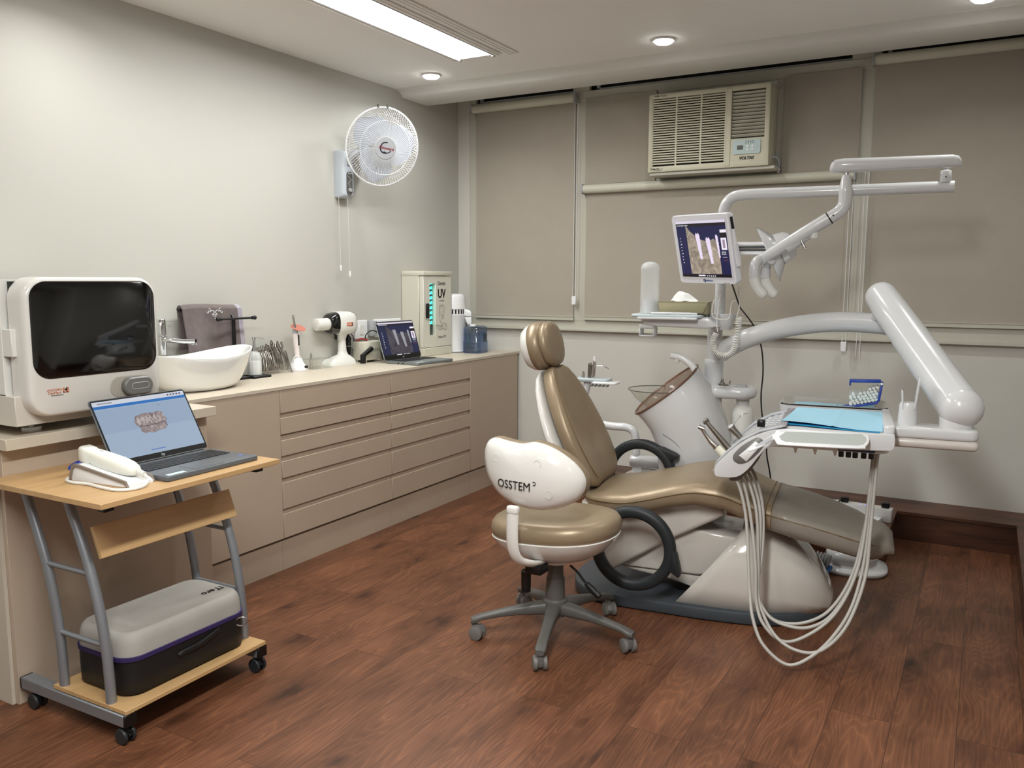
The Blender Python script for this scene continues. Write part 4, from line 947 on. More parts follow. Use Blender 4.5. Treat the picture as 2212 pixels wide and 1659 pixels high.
for v_ in lg.data.vertices: v_.co.y += BY-.0445+1.05*v_.co.x**2
g = G(); g.tube([(.045+.0065*math.cos(a), BY-.0435, .702+.0065*math.sin(a)) for a in [-2.2+4.6*k/14 for k in range(15)]], .0014, 5); g.out('logo_ring', 'ink', ST)
g = G()
for x, z in ((.055, .775), (.10, .665), (-.13, .78)): g.tube([(x+.0145*math.cos(a), BY-.041+.55*x*x+.15*(z-BZ)**2+.004, z+.0145*math.sin(a)) for a in [2*PI*k/20 for k in range(20)]], .0007, 4, closed=True)
g.out('screw_cover', 'satin', ST)
sup = cr([(-.045, BY-.034, .60), (-.045, BY-.040, .585), (-.048, BY-.040, .50), (-.048, BY-.030, .43), (-.036, BY-.005, .385), (-.005, BY+.04, .362), (.0, -.12, .345)], 6)
G().tube(sup, .020, 16, sq=(.62, 1.25)).out('backrest_arm', 'white', ST)
G().box(-.070, -.020, BY-.054, BY-.024, .572, .606, bev=.010, seg=3).out('arm_socket', 'white', ST)
bx('clamp_box', 'black', ST, -.04, .03, BY+.045, -.12, .315, .352, bev=.006)
G().lathe([(.013, 0), (.019, .004), (.020, .085), (.016, .09)], (-.055, BY+.085, .225), 18).out('tilt_knob', 'black', ST)
G().tube(cr([(.10, -.07, .335), (.14, -.085, .318), (.165, -.095, .30), (.185, -.10, .285)], 5), .0048, 8).out('height_lever', 'black', ST)
G().tube([(.183, -.10, .287), (.205, -.105, .273), (.245, -.115, .250)], [.010, .0135, .013], 12).out('lever_grip', 'black', ST)
G().lathe([(.0, .155), (.041, .155), (.037, .25), (.033, .252), (.031, .318), (0, .318)], n=28).out('gas_column', 'mgray', ST)
G().lathe([(.03, .085), (.045, .09), (.052, .13), (.050, .155), (.042, .163), (0, .163)], n=28).out('hub', 'mgray', ST)
random.seed(1)
for k, a in enumerate((-73, -1, 71, 143, 215)):
    a = math.radians(a); M = Matrix.Rotation(a, 4, 'Z'); Rr = []
    for r, w, zt, zb in ((.035, .030, .150, .095), (.09, .027, .145, .095), (.16, .023, .133, .095), (.24, .020, .116, .088), (.30, .021, .103, .080), (.33, .022, .094, .066), (.345, .016, .088, .066)):
        Rr.append([(r, y, (zt+zb)/2+z) for y, z in ell(w, (zt-zb)/2, 16, p=3.2)])
    leg = G().rings(Rr, M=M).out('base_arm', 'mgray', ST, ang=60)
    sw = math.radians((20, -40, 60, 100, -30)[k]); C0 = M @ Vector((.328, 0, 0)); M2 = Matrix.Translation((C0.x, C0.y, 0)) @ Matrix.Rotation(a+sw, 4, 'Z')
    g = G(); g.lathe([(.009, .05), (.009, .07)], (0, 0, 0), 10, M=M2)
    g.prism([(.014, .058), (-.012, .060), (-.03, .048), (-.036, .032), (-.03, .018), (.006, .018), (.012, .034)], -.013, .013, 'y', bev=.004, M=M2)
    c = g.out('castor', 'gray', ST)
    for s in (-1, 1): G().lathe([(0, -.009), (.022, -.009), (.0285, -.006), (.0285, .006), (.022, .009), (0, .009)], (-.010, s*.0185, .029), 26, 'y', M=M2).out('wheel', 'gray', c)

# ---------------------------------------------------------------- dental chair (local x along the patient, foot end +x)
CHL, CHR = Vector((-1.0, 3.70, 0)), math.radians(7)
CH = thing('dental_chair', 'bronze upholstered dental patient chair with white and slate base', 'dental chair', CHL, CHR)
CHM = Matrix.Translation(CHL) @ Matrix.Rotation(CHR, 4, 'Z')
half = [(-.665, 0), (-.655, -.10), (-.62, -.19), (-.54, -.265), (-.41, -.293), (-.2, -.297), (0, -.297), (.21, -.272), (.36, -.20), (.465, -.09), (.505, 0)]
bo = [(p.x, p.y) for p in cr([(x, y, 0) for x, y in half]+[(x, -y, 0) for x, y in half[1:-1]][::-1], 5, True)]
G().prism(bo, .004, .056, bev=.009, seg=2).out('base_plate', 'sgray', CH)
g = G(); g.box(-.041, -.0395, -.2985, -.29, .006, .05); g.out('base_seam', 'black', CH)
PR = [(.136, .396), (.165, .402), (.20, .400), (.245, .382), (.292, .352), (.34, .315), (.387, .272), (.43, .220), (.463, .165), (.488, .105), (.50, .062)]
HW = [.262, .262, .262, .256, .244, .225, .198, .165, .126, .082, .04]
UB = [-.150, -.07, .02, .11, .19, .27, .335, .39, .435, .47, .492]
def cover(ins=0):
    R = []
    for (ut, zt), w, ub in zip(PR, HW, UB):
        ring = []; n = 28; w -= ins; zt -= ins
        for k in range(n+1):
            t = PI*k/n; c, s = math.cos(t), math.sin(t); e = 2/3.4
            y = w*abs(c)**e*(1 if c > 0 else -1); f = abs(s)**e; z = .045+(zt-.045)*f
            ring.append((ub+(ut-ub)*(z-.045)/(zt+ins-.045), y, z))
        R.append(ring)
    return R
def openloft(R, name, m, par, ang=60, th=.006):
    t = bmesh.new(); V = [[t.verts.new(p) for p in r] for r in R]
    for i in range(len(V)-1):
        for k in range(len(R[0])-1): t.faces.new((V[i][k], V[i][k+1], V[i+1][k+1], V[i+1][k]))
    g = G(); me = bpy.data.meshes.new('t'); t.to_mesh(me); t.free(); g.b.from_mesh(me); o = g.out(name, m, par, ang)
    s = o.modifiers.new('solid', 'SOLIDIFY'); s.thickness = th; s.offset = 0; return o
openloft(cover(), 'base_cover', 'warm', CH, th=.012)
und = [(-.60, .44), (-.60, .40), (-.56, .30), (-.509, .225), (-.455, .140), (-.44, .138), (-.181, .312), (.0, .415), (.046, .446), (.04, .47), (-.1, .50), (-.3, .455)]
G().prism(und, -.205, .205, 'y', bev=.018, seg=3).out('seat_underbody', 'warm', CH, ang=50)
slab = [(-.44, .150), (-.20, .305), (-.11, .362), (.121, .338), (.16, .30), (.09, .250), (-.022, .158), (-.07, .150)]
G().prism(slab, -.165, .165, 'y', bev=.012, seg=3).out('lift_arm_cover', 'warm', CH, ang=50)
G().prism([(-.43, .146), (-.06, .146), (.0, .175), (.05, .15), (-.03, .105), (-.09, .085), (-.20, .112), (-.36, .128)], -.15, .15, 'y', bev=.01, seg=2).out('lower_link_cover', 'warm', CH, ang=50)
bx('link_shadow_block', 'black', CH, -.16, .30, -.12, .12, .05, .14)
SU = [-.605, -.58, -.54, -.45, -.37, -.27, -.17, -.07, .045, .13, .216, .31, .4, .49, .575, .64, .675, .695]
SZ = [.462, .463, .464, .468, .476, .502, .532, .553, .546, .518, .489, .468, .450, .428, .403, .383, .372, .366]
SH = [.13, .19, .235, .268, .28, .283, .283, .283, .28, .274, .267, .262, .255, .244, .222, .185, .145, .08]
ST_ = [.030, .042, .05, .055, .058, .060, .060, .060, .062, .066, .070, .074, .076, .076, .074, .066, .055, .04]
CRN = [.016, .022, .030, .036, .040, .042, .044, .044, .044, .040, .034, .030, .027, .025, .022, .018, .014, .008]
def secu(u, zp, hw, th, cn, e=0):
    P = [(-.88, -th), (-.965, -th*.86), (-1.0, -th*.45), (-1.004, -.002), (-.985, cn*.42), (-.93, cn*.72), (-.8, cn*.93), (-.5, cn), (0, cn*1.03)]
    P = P+[(-a, b) for a, b in P[:-1]][::-1]
    slope = 0
    return [(u, a*(hw+e), zp+b+(e if b > 0 else 0)) for a, b in P]
G().rings([secu(*q) for q in zip(SU, SZ, SH, ST_, CRN)]).out('seat_cushion', 'gold', CH, ang=80)
for s in (-1, 1):
    st = G().tube(cr([(u, s*(h+.0025), z+.001) for u, z, h in zip(SU, SZ, SH)], 3), .0030, 6).out('seat_piping', 'golds', CH)
def seam(u0):
    i = max(k for k in range(len(SU)-1) if SU[k] <= u0); f = (u0-SU[i])/(SU[i+1]-SU[i]); L = lambda A: A[i]+(A[i+1]-A[i])*f
    return secu(u0, L(SZ), L(SH), L(ST_), L(CRN), .0015)
g = G()
for u0 in (.222, .243): g.tube(seam(u0), .0018, 5)
g.out('seat_seam', 'golds', CH)
R = [seam(.246+.0)]+[secu(u, z, h, t*.96, c, .0045) for u, z, h, t, c in zip(SU, SZ, SH, ST_, CRN) if .30 < u < .66]
R.append(secu(.69, .373, .150, .035, .016, .006)); R.append(secu(.72, .352, .13, .012, .008, .006))
openloft(R, 'clear_leg_cover', 'ppl', CH, 70, .001)
# backrest
BB, BD, BN = Vector((-.545, 0, .50)), Vector((-.447, 0, .894)), Vector((.894, 0, .447))
TT_ = [0, .03, .08, .16, .28, .40, .52, .64, .76, .87, .95, .99, 1.0]
HB = [.13, .19, .215, .236, .253, .256, .247, .228, .198, .163, .125, .085, .04]
def brg(t, hw, n0, n1, p, k=1): 
    c = BB+BD*(.60*t); m_, h_ = (n0+n1)/2, (n1-n0)/2
    return [tuple(c+Vector((0, a, 0))+BN*(m_+b+(-.018*math.cos(PI*.5*a/max(hw, .01)) if b > 0 else 0))) for a, b in ell(hw, h_, 40, p=p)]
th = [.2, .6, .85, 1, 1, 1, 1, 1, 1, .92, .8, .6, .3]
G().rings([brg(t, h, .0-.045*q, .0+.052*q, 3.6) for t, h, q in zip(TT_, HB, th)]).out('backrest_cushion', 'gold', CH, ang=80)
bulge = [.006, .012, .022, .034, .046, .052, .052, .048, .042, .034, .024, .016, .008]
G().rings([brg(t, h+.003, -.045-b*1.5, -.030, 2.4) for t, h, b in zip(TT_, HB, bulge)]).out('backrest_shell', 'white', CH, ang=80)
def crown(t): i = max(k for k in range(len(TT_)-1) if TT_[k] <= t); f = (t-TT_[i])/(TT_[i+1]-TT_[i]); return HB[i]+(HB[i+1]-HB[i])*f
for s in (-1,):
    G().tube([tuple(BB+BD*(.60*t)+Vector((0, s*(crown(t)*.85), 0))+BN*.0395) for t in [.06+.9*k/30 for k in range(31)]], .0026, 5).out('backrest_piping', 'golds', CH)
G().tube([(-.60, .06, .55), (-.57, .05, .40)], .012, 10).out('backrest_strut', 'steel', CH); G().tube([(-.60, -.10, .55), (-.55, -.10, .40)], .02, 10).out('backrest_strut', 'sgray', CH)
# headrest
HC, HD = Vector((-.868, 0, 1.135)), Vector((-.23, 0, .973)); HN_ = Vector((.973, 0, .23))
def hrg(n, a, b, p=2.2, dz=0): return [tuple(HC+Vector((0, x, 0))+HD*(y+dz)+HN_*n) for x, y in ell(a, b, 40, p=p)]
G().rings([hrg(-.088, .03, .03), hrg(-.085, .08, .07), hrg(-.070, .115, .098), hrg(-.045, .132, .113), hrg(-.030, .134, .116)]).out('headrest_shell', 'white', CH, ang=80)
G().rings([hrg(-.034, .120, .104), hrg(-.030, .134, .116), hrg(-.01, .136, .118), hrg(.018, .134, .116), hrg(.030, .120, .104), hrg(.030, .03, .03)]).out('headrest_cushion', 'gold', CH, ang=80)
G().rings([hrg(.026, .105, .090), hrg(.032, .126, .108), hrg(.050, .128, .110), hrg(.066, .118, .102), hrg(.073, .09, .078), hrg(.075, .03, .03)]).out('headrest_pillow', 'gold', CH, ang=80)
G().tube([tuple(HC-HD*.10-HN_*.01), tuple(BB+BD*.55)], .014, 12, sq=(.7, 1.6)).out('headrest_post', 'steel', CH)
# armrests
def armrest(cu, v, cz, fin, r=.161):
    pts = [(cu+r*math.cos(a), v, cz+r*math.sin(a)) for a in [2*PI*k/64 for k in range(64)]]
    g = G(); R = []
    for k in range(64):
        a = 2*PI*k/64; c = Vector((math.cos(a), 0, math.sin(a)))
        R.append([tuple(Vector((cu, v, cz))+c*(r+x)+Vector((0, y, 0))) for x, y in ell(.0255, .027, 14, p=2.8)])
    g.rings(R, closed=True, cap=False)
    f = math.radians(fin); q = lambda a, rr: (cu+rr*math.cos(f+a), cz+rr*math.sin(f+a))
    g.prism([q(.62, r+.010), q(.30, r+.030), q(-.02, r+.060), q(-.10, r+.066), q(-.13, r+.060), q(-.10, r+.015), q(.2, r-.005), q(.62, r-.005)], v-.024, v+.024, 'y', bev=.005)
    return g.out('armrest', 'rubber', CH, ang=50)
armrest(-.312, -.36, .303, -19)
armrest(-.455, .335, .462, 36)
for s in (-1, 1): G().tube([(-.40, s*.15, .42), (-.42, s*.36, .42 if s < 0 else .33)], .022, 12).out('armrest_mount', 'sgray', CH)
# ---------------------------------------------------------------- helper: a thing standing in the chair's frame
def unit(name, label, cat, u, v, z=0):
    t = thing(name, label, cat, CHM @ Vector((u, v, z)), CHR)
    return t, Matrix.Translation((-u, -v, -z))
class GU(G):      # geometry in chair coordinates, shifted into the thing's own frame
    def put(s, name, m, T, ang=50, sub=0):
        bmesh.ops.transform(s.b, matrix=T[1], verts=s.b.verts); return s.out(name, m, T[0], ang, sub)
# ---------------------------------------------------------------- cuspidor tower
CT = unit('cuspidor_unit', 'white sweeping water tower with brown-rimmed spittoon beside the dental chair', 'dental unit', -.17, .47)
HH = Matrix.Translation((.541, -3.794, 1.45)) @ Matrix.Scale(1.0185, 4) @ Matrix.Translation((-.541, 3.794, -1.45)); CT = (CT[0], CT[1] @ HH)
TR_ = [((-.33, .030), (-.05, .030), .12, .44), ((-.35, .25), (-.035, .25), .135, .44), ((-.375, .45), (-.01, .47), .15, .44), ((-.388, .56), (-.018, .62), .155, .44), ((-.405, .64), (-.045, .74), .162, .44), ((-.43, .70), (-.085, .84), .166, .44), ((-.465, .745), (-.135, .93), .168, .44), ((-.505, .782), (-.205, 1.012), .165, .44)]
def trg(L, R_, hv, v, s=1, dn=0, p=2.25):
    sl = .23*max(0, min(1, (R_[1]-.5)/.45))
    L, R_ = Vector((L[0], 0, L[1])), Vector((R_[0], 0, R_[1])); c = (L+R_)/2; h = (R_-L)/2; n = Vector((h.z, 0, -h.x)).normalized()
    return [tuple(c+h*(a*s)+Vector((0, v+b*hv*s, sl*b*hv*s))+n*dn) for a, b in ell(1, 1, 48, p=p)]
GU().rings([trg(*q) for q in TR_], cap=False).put('tower_body', 'whitet', CT, 70)
q = TR_[-1]
rim = trg(*q)
GU().tube(rim, .007, 8, closed=True).put('spittoon_rim', 'brown', CT)
GU().rings([trg(*q, s=.985), trg(*q, s=.95, dn=.02), trg(*q, s=.85, dn=.055), trg(*q, s=.6, dn=.085), trg(*q, s=.1, dn=.095)]).put('spittoon_basin', 'brown', CT, 70)
seamp = cr([(-.335, .2895, .690), (-.275, .282, .655), (-.215, .286, .59), (-.18, .290, .50), (-.172, .2925, .40), (-.172, .298, .25)], 6)
GU().tube(seamp, .0014, 5).put('tower_seam', 'gray', CT)
gb = GU(); gb.lathe([(.028, -.098), (.036, -.096), (.078, -.074), (.116, -.040), (.141, -.007), (.147, .0), (.149, .003), (.146, .003), (.139, -.005), (.113, -.037), (.076, -.070), (.034, -.092), (0, -.094)], (-.392, .40, .897), 48)
GU().tube([(-.392+.148*math.cos(a), .40+.148*math.sin(a), .900) for a in [2*PI*k/60 for k in range(60)]], .0022, 6, closed=True).put('bowl_rim', mat('glass_edge', (92, 92, 84), .1, alpha=.75), CT)
gb.put('glass_bowl', 'cglass', CT, 60)
GU().lathe([(.0, 0), (.034, .0), (.036, .004), (.030, .008), (0, .008)], (-.41, .41, .79), 24).put('bowl_filter', 'whiteb', CT)
GU().lathe([(0, 0), (.040, 0), (.052, .006), (.056, .014), (.05, .018), (.012, .012), (0, .012)], (-.275, .40, .905), 28).put('cup_rest', 'whiteb', CT)
GU().prism([(-.30, .925), (-.25, .962), (-.20, .968), (-.185, .94), (-.23, .915)], .38, .43, 'y', bev=.006).put('cup_rest_bracket', 'whiteb', CT)
GU().tube(cr([(-.205, .44, .985), (-.225, .44, 1.02), (-.262, .44, 1.050), (-.29, .44, 1.064), (-.335, .44, 1.072)], 5), .0175, 16).put('spout', 'whiteb', CT)
GU().lathe([(.013, 0), (.013, -.02), (.009, -.022)], (-.305, .44, 1.056), 16).put('spout_nozzle', 'satin', CT)
# post and collar
PX, PV = -.118, .56
GU().lathe([(.046, .02), (.046, .985), (.049, .99), (.049, 1.025), (.046, 1.03), (.038, 1.03), (.038, 1.185), (.037, 1.195), (.034, 1.208), (.028, 1.216), (0, 1.216)], (PX-.02, PV, .02), 36).put('post', 'whitet', CT)
# side shelf with bottle
sh = [(x, y) for x, y in rrect(.25, .17, .08, 8, cx=-.038, cy=.50)]
GU().prism([(p[0], p[1]) for p in sh], .865, .925, 'z', bev=.026, seg=4).put('side_shelf', 'whitet', CT, 60)
GU().lathe([(.03, 0), (.034, .03), (.055, .05)], (.02, .50, .830), 24).put('bottle_cap', 'whitet', CT)
GU().lathe([(.03, .832), (.046, .815), (.055, .79), (.056, .60), (.053, .5), (.048, .47), (0, .47)], (.02, .50, 0), 28).put('water_bottle', 'satin', CT)
GU().box(-.02, .04, .46, .50, .925, .933, bev=.003).put('shelf_insert', 'lgray', CT)
g = GU(); g.tube(cr([(-.10, .46, .930), (-.085, .465, .945), (-.078, .46, .962), (-.07, .455, .94), (-.05, .46, .93), (-.04, .465, .955)], 5), .004, 7); g.tube([(-.095, .47, .93), (-.05, .45, .932)], .005, 7)
cl = g.out('metal_clip', 'dsteel'); cl.data.transform(CHM); tag(cl, 'small crumpled metal clip lying on the white side shelf of the dental tower', 'clip')
# arm that carries the delivery tray
DA = unit('tray_arm', 'fat white jointed arm carrying the instrument tray from the tower post', 'dental unit arm', PX, PV)
GU().tube(cr([(-.10, .53, 1.085), (-.06, .51, 1.115), (.03, .47, 1.165), (.13, .45, 1.203), (.25, .44, 1.234), (.37, .42, 1.254), (.49, .40, 1.262), (.62, .37, 1.258), (.665, .355, 1.254)], 6), .047, 24).put('curved_arm', 'whitet', DA, 60)
GU().lathe([(.044, -.02), (.05, -.015), (.05, .015), (.042, .02)], (.635, .355, 1.292), 20).put('swivel_pin', 'whitet', DA)
A0, A1 = Vector((.623, .335, 1.385)), Vector((.912, -.25, .974)); D_ = (A1-A0).normalized()
Rr = []
u1 = D_.cross(Vector((0, 0, 1))).normalized(); u2 = D_.cross(u1)
for s, r in ((-.05, .005), (-.046, .030), (-.034, .050), (-.014, .064), (.01, .069), (.2, .071), (.45, .074), ((A1-A0).length, .077)):
    Rr.append([tuple(A0+D_*s+(u1*math.cos(2*PI*k/36)+u2*math.sin(2*PI*k/36))*r) for k in range(36)])
GU().rings(Rr).put('spring_arm', 'whitet', DA, 60)
GU().ball(tuple(A1), .0795, 32).put('ball_joint', 'whitet', DA)
GU().lathe([(.0, -.08), (.058, -.08), (.060, -.02), (.05, 0)], (A1.x-.012, A1.y, A1.z-.0), 28).put('joint_collar', 'whitet', DA)
GU().box(.665, .975, -.315, -.185, .818, .858, bev=.018, seg=3).put('lower_housing', mat('housing_under', (206, 198, 192), .3), DA, 60)
GU().prism(rrect(.31, .13, .035, cx=.82, cy=-.25), .856, .900, 'z', bev=.012, seg=3).put('upper_housing', 'whitet', DA, 60)
GU().lathe([(.034, .88), (.036, .90), (.033, .955), (.032, .975), (.028, .985), (0, .985)], (.733, -.24, 0), 26).put('holder_socket', 'whitet', DA)
g = GU()
for s, h in ((-.02, .045), (.022, .10)): g.prism([(.733+s-.003, .962), (.733+s+.003, .962), (.733+s+.006+s*.4, .985+h), (.733+s+s*.4, .99+h)], -.268, -.215, 'y', bev=.001)
g.box(.713, .757, -.268, -.215, .958, .964, bev=.002); g.put('clip_holder', 'clearw', DA)
# ---------------------------------------------------------------- delivery head
DH = unit('delivery_head', 'white instrument delivery head with curved grey control panel and handpiece holders over the chair', 'instrument tray', .45, -.25, .80)
prof = [(.048, .671), (.12, .676), (.165, .712), (.205, .769), (.239, .806), (.307, .812), (.634, .824), (.676, .830), (.684, .842), (.684, .880), (.67, .888), (.60, .886), (.45, .884), (.287, .882), (.202, .857), (.133, .815), (.072, .756), (.043, .722), (.034, .697), (.036, .682)]
GU().prism([(p.x, p.y) for p in cr([(a, b, 0) for a, b in prof], 3, True)], -.45, .045, 'y', bev=.014, seg=3).put('head_body', 'whitet', DH, 40)
rail = [(.036, .690), (.046, .724), (.075, .758), (.136, .818), (.205, .861), (.29, .888), (.30, .893), (.285, .896), (.200, .869), (.130, .827), (.068, .766), (.038, .730), (.028, .690)]
GU().prism(rail, -.448, -.385, 'y', bev=.003).put('panel_rim', 'lgray', DH)
GU().prism(rail, -.015, .043, 'y', bev=.003).put('panel_rim', 'lgray', DH)
mid = [(.036, .69), (.046, .724), (.075, .758), (.136, .818), (.205, .861), (.30, .892), (.30, .889), (.2, .856), (.13, .812), (.07, .754), (.04, .722)]
GU().prism(mid, -.386, -.013, 'y').put('control_panel', mat('panel_print', (196, 200, 206), .25, coat=.4), DH)
GU().box(.270, .300, -.44, .035, .888, .8955, bev=.002).put('panel_end_strip', mat('strip_grey', (150, 146, 150), .35), DH)
g = GU()
for i in range(3):
    for j in range(7):
        a = .205+.026*i; z = .8625+.0098*i; g.lathe([(.0065, 0), (.006, .0022), (0, .0024)], (a, -.36+.052*j, z-.0005), 12, M=None)
g.put('panel_button', 'whiteb', DH)
g = GU()
for j in range(5): g.ball((.10+.018*j, -.41, .789+.0165*j-.0012*j*j+.006), .0035, 8)
g.put('panel_stud', 'whiteb', DH)
GU().box(.183, .213, -.36, -.335, .868, .897, bev=.003).put('black_knob', 'black', DH)
gp = [(.105, .757), (.112, .775), (.14, .806), (.177, .832), (.198, .842), (.216, .834), (.222, .820), (.212, .795), (.175, .752), (.15, .736), (.128, .732), (.110, .742)]
GU().prism([(p.x, p.y) for p in cr([(a, b, 0) for a, b in gp], 3, True)], -.4535, -.445, 'y', bev=.002).put('side_grip', 'gray', DH)
GU().prism([(.128, .765), (.19, .828), (.212, .812), (.158, .742)], -.4575, -.445, 'y', bev=.003).put('grip_insert', 'whiteb', DH)
GU().prism([(.085, .668), (.12, .672), (.165, .715), (.185, .748), (.197, .742), (.17, .70), (.125, .655), (.095, .652)], -.42, -.10, 'y', bev=.004).put('hose_clamp_bar', 'gray', DH)
GU().box(.645, .684, -.43, .03, .884, .918, bev=.010, seg=3).put('raised_end', 'whitet', DH, 50)
GU().prism(rrect(.40, .42, .05, cx=.47, cy=-.21), .806, .816, 'z', bev=.004).put('under_plate', 'satin', DH)
for u_ in (.335, .407, .479):
    GU().prism([(u_-.010, .812), (u_+.012, .812), (u_+.004, .785), (u_, .783)], -.41, -.39, 'y').put('fin_bracket', 'satin', DH)
for i, u_ in enumerate((.502, .528, .552, .582, .608)):
    k = GU().lathe([(.0, -.024), (.0092, -.024), (.0098, -.02), (.0098, .004), (0, .004)], (u_, -.405, .807), 16).put('adjust_knob', 'black', DH)
g = GU(); g.box(.49, .62, -.43, -.395, .8105, .8175, bev=.001); g.put('knob_label_strip', mat('navy_label', (30, 48, 84), .4), DH)
HS = [
 [(.101, -.4, .68), (.136, -.42, .616), (.165, -.45, .513), (.184, -.5, .379), (.201, -.55, .248), (.223, -.6, .158), (.269, -.64, .081), (.356, -.66, .031), (.435, -.64, .065), (.51, -.58, .135), (.569, -.5, .231), (.602, -.42, .373), (.617, -.35, .575), (.623, -.3, .81)],
 [(.108, -.36, .686), (.145, -.38, .627), (.18, -.42, .507), (.211, -.48, .339), (.224, -.52, .203), (.259, -.56, .13), (.331, -.58, .085), (.412, -.56, .11), (.506, -.52, .192), (.572, -.45, .324), (.601, -.38, .489), (.619, -.28, .81)],
 [(.117, -.32, .692), (.16, -.35, .631), (.199, -.4, .523), (.22, -.46, .333), (.233, -.5, .197), (.299, -.58, .108), (.384, -.62, .075), (.473, -.62, .091), (.556, -.55, .176), (.609, -.46, .332), (.62, -.4, .497), (.633, -.3, .81)],
 [(.123, -.28, .7), (.171, -.32, .635), (.211, -.38, .519), (.221, -.44, .327), (.222, -.48, .227), (.271, -.52, .154), (.343, -.54, .133), (.426, -.54, .141), (.505, -.5, .194), (.579, -.42, .333), (.606, -.36, .521), (.629, -.27, .81)],
 [(.129, -.24, .704), (.177, -.28, .646), (.217, -.34, .528), (.228, -.42, .36), (.214, -.5, .213), (.233, -.5, .178), (.307, -.52, .136), (.408, -.52, .149), (.496, -.48, .203), (.566, -.42, .331), (.603, -.35, .518), (.638, -.26, .81)]]
for h in HS: GU().tube(cr(h, 7), .0066, 10).put('hose', 'hose', DH)
# three handpieces in their slots
def hp(pts, rad, m, name, extra=None):
    o = GU().tube(pts, rad, 16).put(name, m, DH); return o
h = hp([(.090, -.32, .700), (.052, -.32, .735), (.022, -.32, .765)], [.0175, .0175, .017], mat('ivory_motor', (226, 222, 204), .3), 'implant_handpiece')
g = GU(); g.tube([(.022, -.32, .765), (.018, -.32, .769)], .0165, 14); g.tube([(.018, -.32, .769), (.0, -.32, .785), (-.012, -.32, .798), (-.03, -.32, .822), (-.042, -.32, .840)], [.013, .012, .009, .008, .0075], 14)
g.tube([(-.055, -.32, .846), (-.032, -.32, .838)], [.009, .010], 12); k = g.put('contra_angle_head', 'steel', DH)
hp([(.10, -.24, .705), (.05, -.24, .760), (.0, -.24, .815), (-.028, -.24, .846), (-.036, -.24, .856)], [.014, .0135, .0105, .0085, .008], 'dsteel', 'turbine_handpiece')
g = GU(); g.tube([(-.048, -.24, .850), (-.030, -.24, .866)], .0105, 12); g.put('turbine_head', 'dsteel', DH)
hp([(.13, -.14, .74), (.09, -.14, .785), (.062, -.14, .812), (.052, -.14, .822)], [.012, .012, .015, .018], 'dsteel', 'water_air_syringe')
g = GU(); g.tube([(.055, -.14, .820), (.048, -.14, .832)], .013, 12); g.put('syringe_buttons', 'whiteb', DH)
GU().tube([(.056, -.14, .828), (.090, -.14, .872), (.10, -.14, .880), (.120, -.14, .888)], .0028, 8).put('syringe_nozzle', 'chrome', DH)
# hand mirror hanging at the front of the head
HM = unit('hand_mirror', 'white framed rectangular hand mirror with slotted handle leaning on the front of the delivery head', 'mirror', .43, -.49, .86)
def mp(a, b): return (a, b)
MM = Matrix.Translation((0, 0, 0))
fr = [(.292, .880), (.575, .888), (.594, .878), (.597, .862), (.585, .846), (.56, .838), (.31, .832), (.275, .836), (.262, .848), (.225, .822), (.190, .806), (.176, .806), (.180, .814), (.215, .834), (.262, .868)]
def plate(poly, v0, v1): return [(a, b) for a, b in poly]
tilt = Matrix.Translation((0, -.485, .86)) @ Matrix.Rotation(-1.12, 4, 'X') @ Matrix.Translation((0, .485, -.86))
def stretch(poly): return [(a, .86+(b-.86)*2.0) for a, b in poly]
frs = stretch(fr); cs = [(p.x, p.y) for p in cr([(a, b, 0) for a, b in frs], 3, True)]
GU().prism(cs, -.489, -.481, 'y', bev=.003, M=tilt).put('frame', 'whiteb', HM)
gl = stretch([(.302, .873), (.572, .880), (.586, .872), (.588, .862), (.578, .850), (.555, .845), (.31, .840), (.290, .845), (.280, .856)])
GU().prism(gl, -.4905, -.4885, 'y', M=tilt).put('mirror_glass', mat('mirror_glass', (196, 202, 198), .12, .3), HM)
GU().prism(stretch([(.255, .858), (.232, .842), (.198, .820), (.205, .818), (.24, .832), (.258, .848)]), -.4895, -.4885, 'y', M=tilt).put('handle_slot', 'lgray', HM)
# blue bibs and the steel tray
def sheet(c, name, label, mt, wav, th=.0012, curl=0):
    (a, b), (d, e), (f, g_), (h_, i_) = c      # far-left, far-right, near-right, near-left (u, v)
    def fn(s, t):
        x = (a*(1-s)+d*s)*(1-t)+(h_*(1-s)+f*s)*t; y = (b*(1-s)+e*s)*(1-t)+(i_*(1-s)+g_*s)*t
        z = wav(s, t); return tuple(CHM @ Vector((x, y, z)))
    o = G().grid(fn, 40, 24, th).out(name, mt); return tag(o, label, 'paper towel')
def wv(s, t): return .8935+.008*(1-t)+.003*math.sin(s*5+.5)*t+.010*max(0, t-.85)*(1+1.5*math.sin(s*4.2+1.2))+(.0025 if abs(s-.53) < .012 else 0)
sheet([(.312, .03), (.650, .035), (.643, -.412), (.272, -.345)], 'paper_bib', 'large light blue paper bib spread on the flat top of the delivery head', 'bib', wv)
sheet([(.32, .02), (.64, .02), (.632, -.43), (.285, -.365)], 'paper_bib', 'blue lining sheet peeping out under the large paper bib', 'bibd', lambda s, t: .8885+.001*math.sin(s*6)*t, .0008)
MTy = unit('steel_tray', 'shallow stainless steel tray in its white holder behind the delivery head', 'tray', .45, .195, .87)
def tr_(z, w, l, r): return [(a, b, z-.015) for a, b in rrect(w, l, r, 8, cx=.452, cy=.205)]
GU().rings([tr_(.897, .385, .205, .04), tr_(.897, .39, .21, .042), tr_(.925, .43, .25, .05), tr_(.927, .445, .265, .055), tr_(.925, .445, .265, .055), tr_(.923, .43, .25, .05), tr_(.900, .39, .21, .04), tr_(.8995, .1, .1, .03)]).put('tray_pan', 'steel2', MTy, 60)
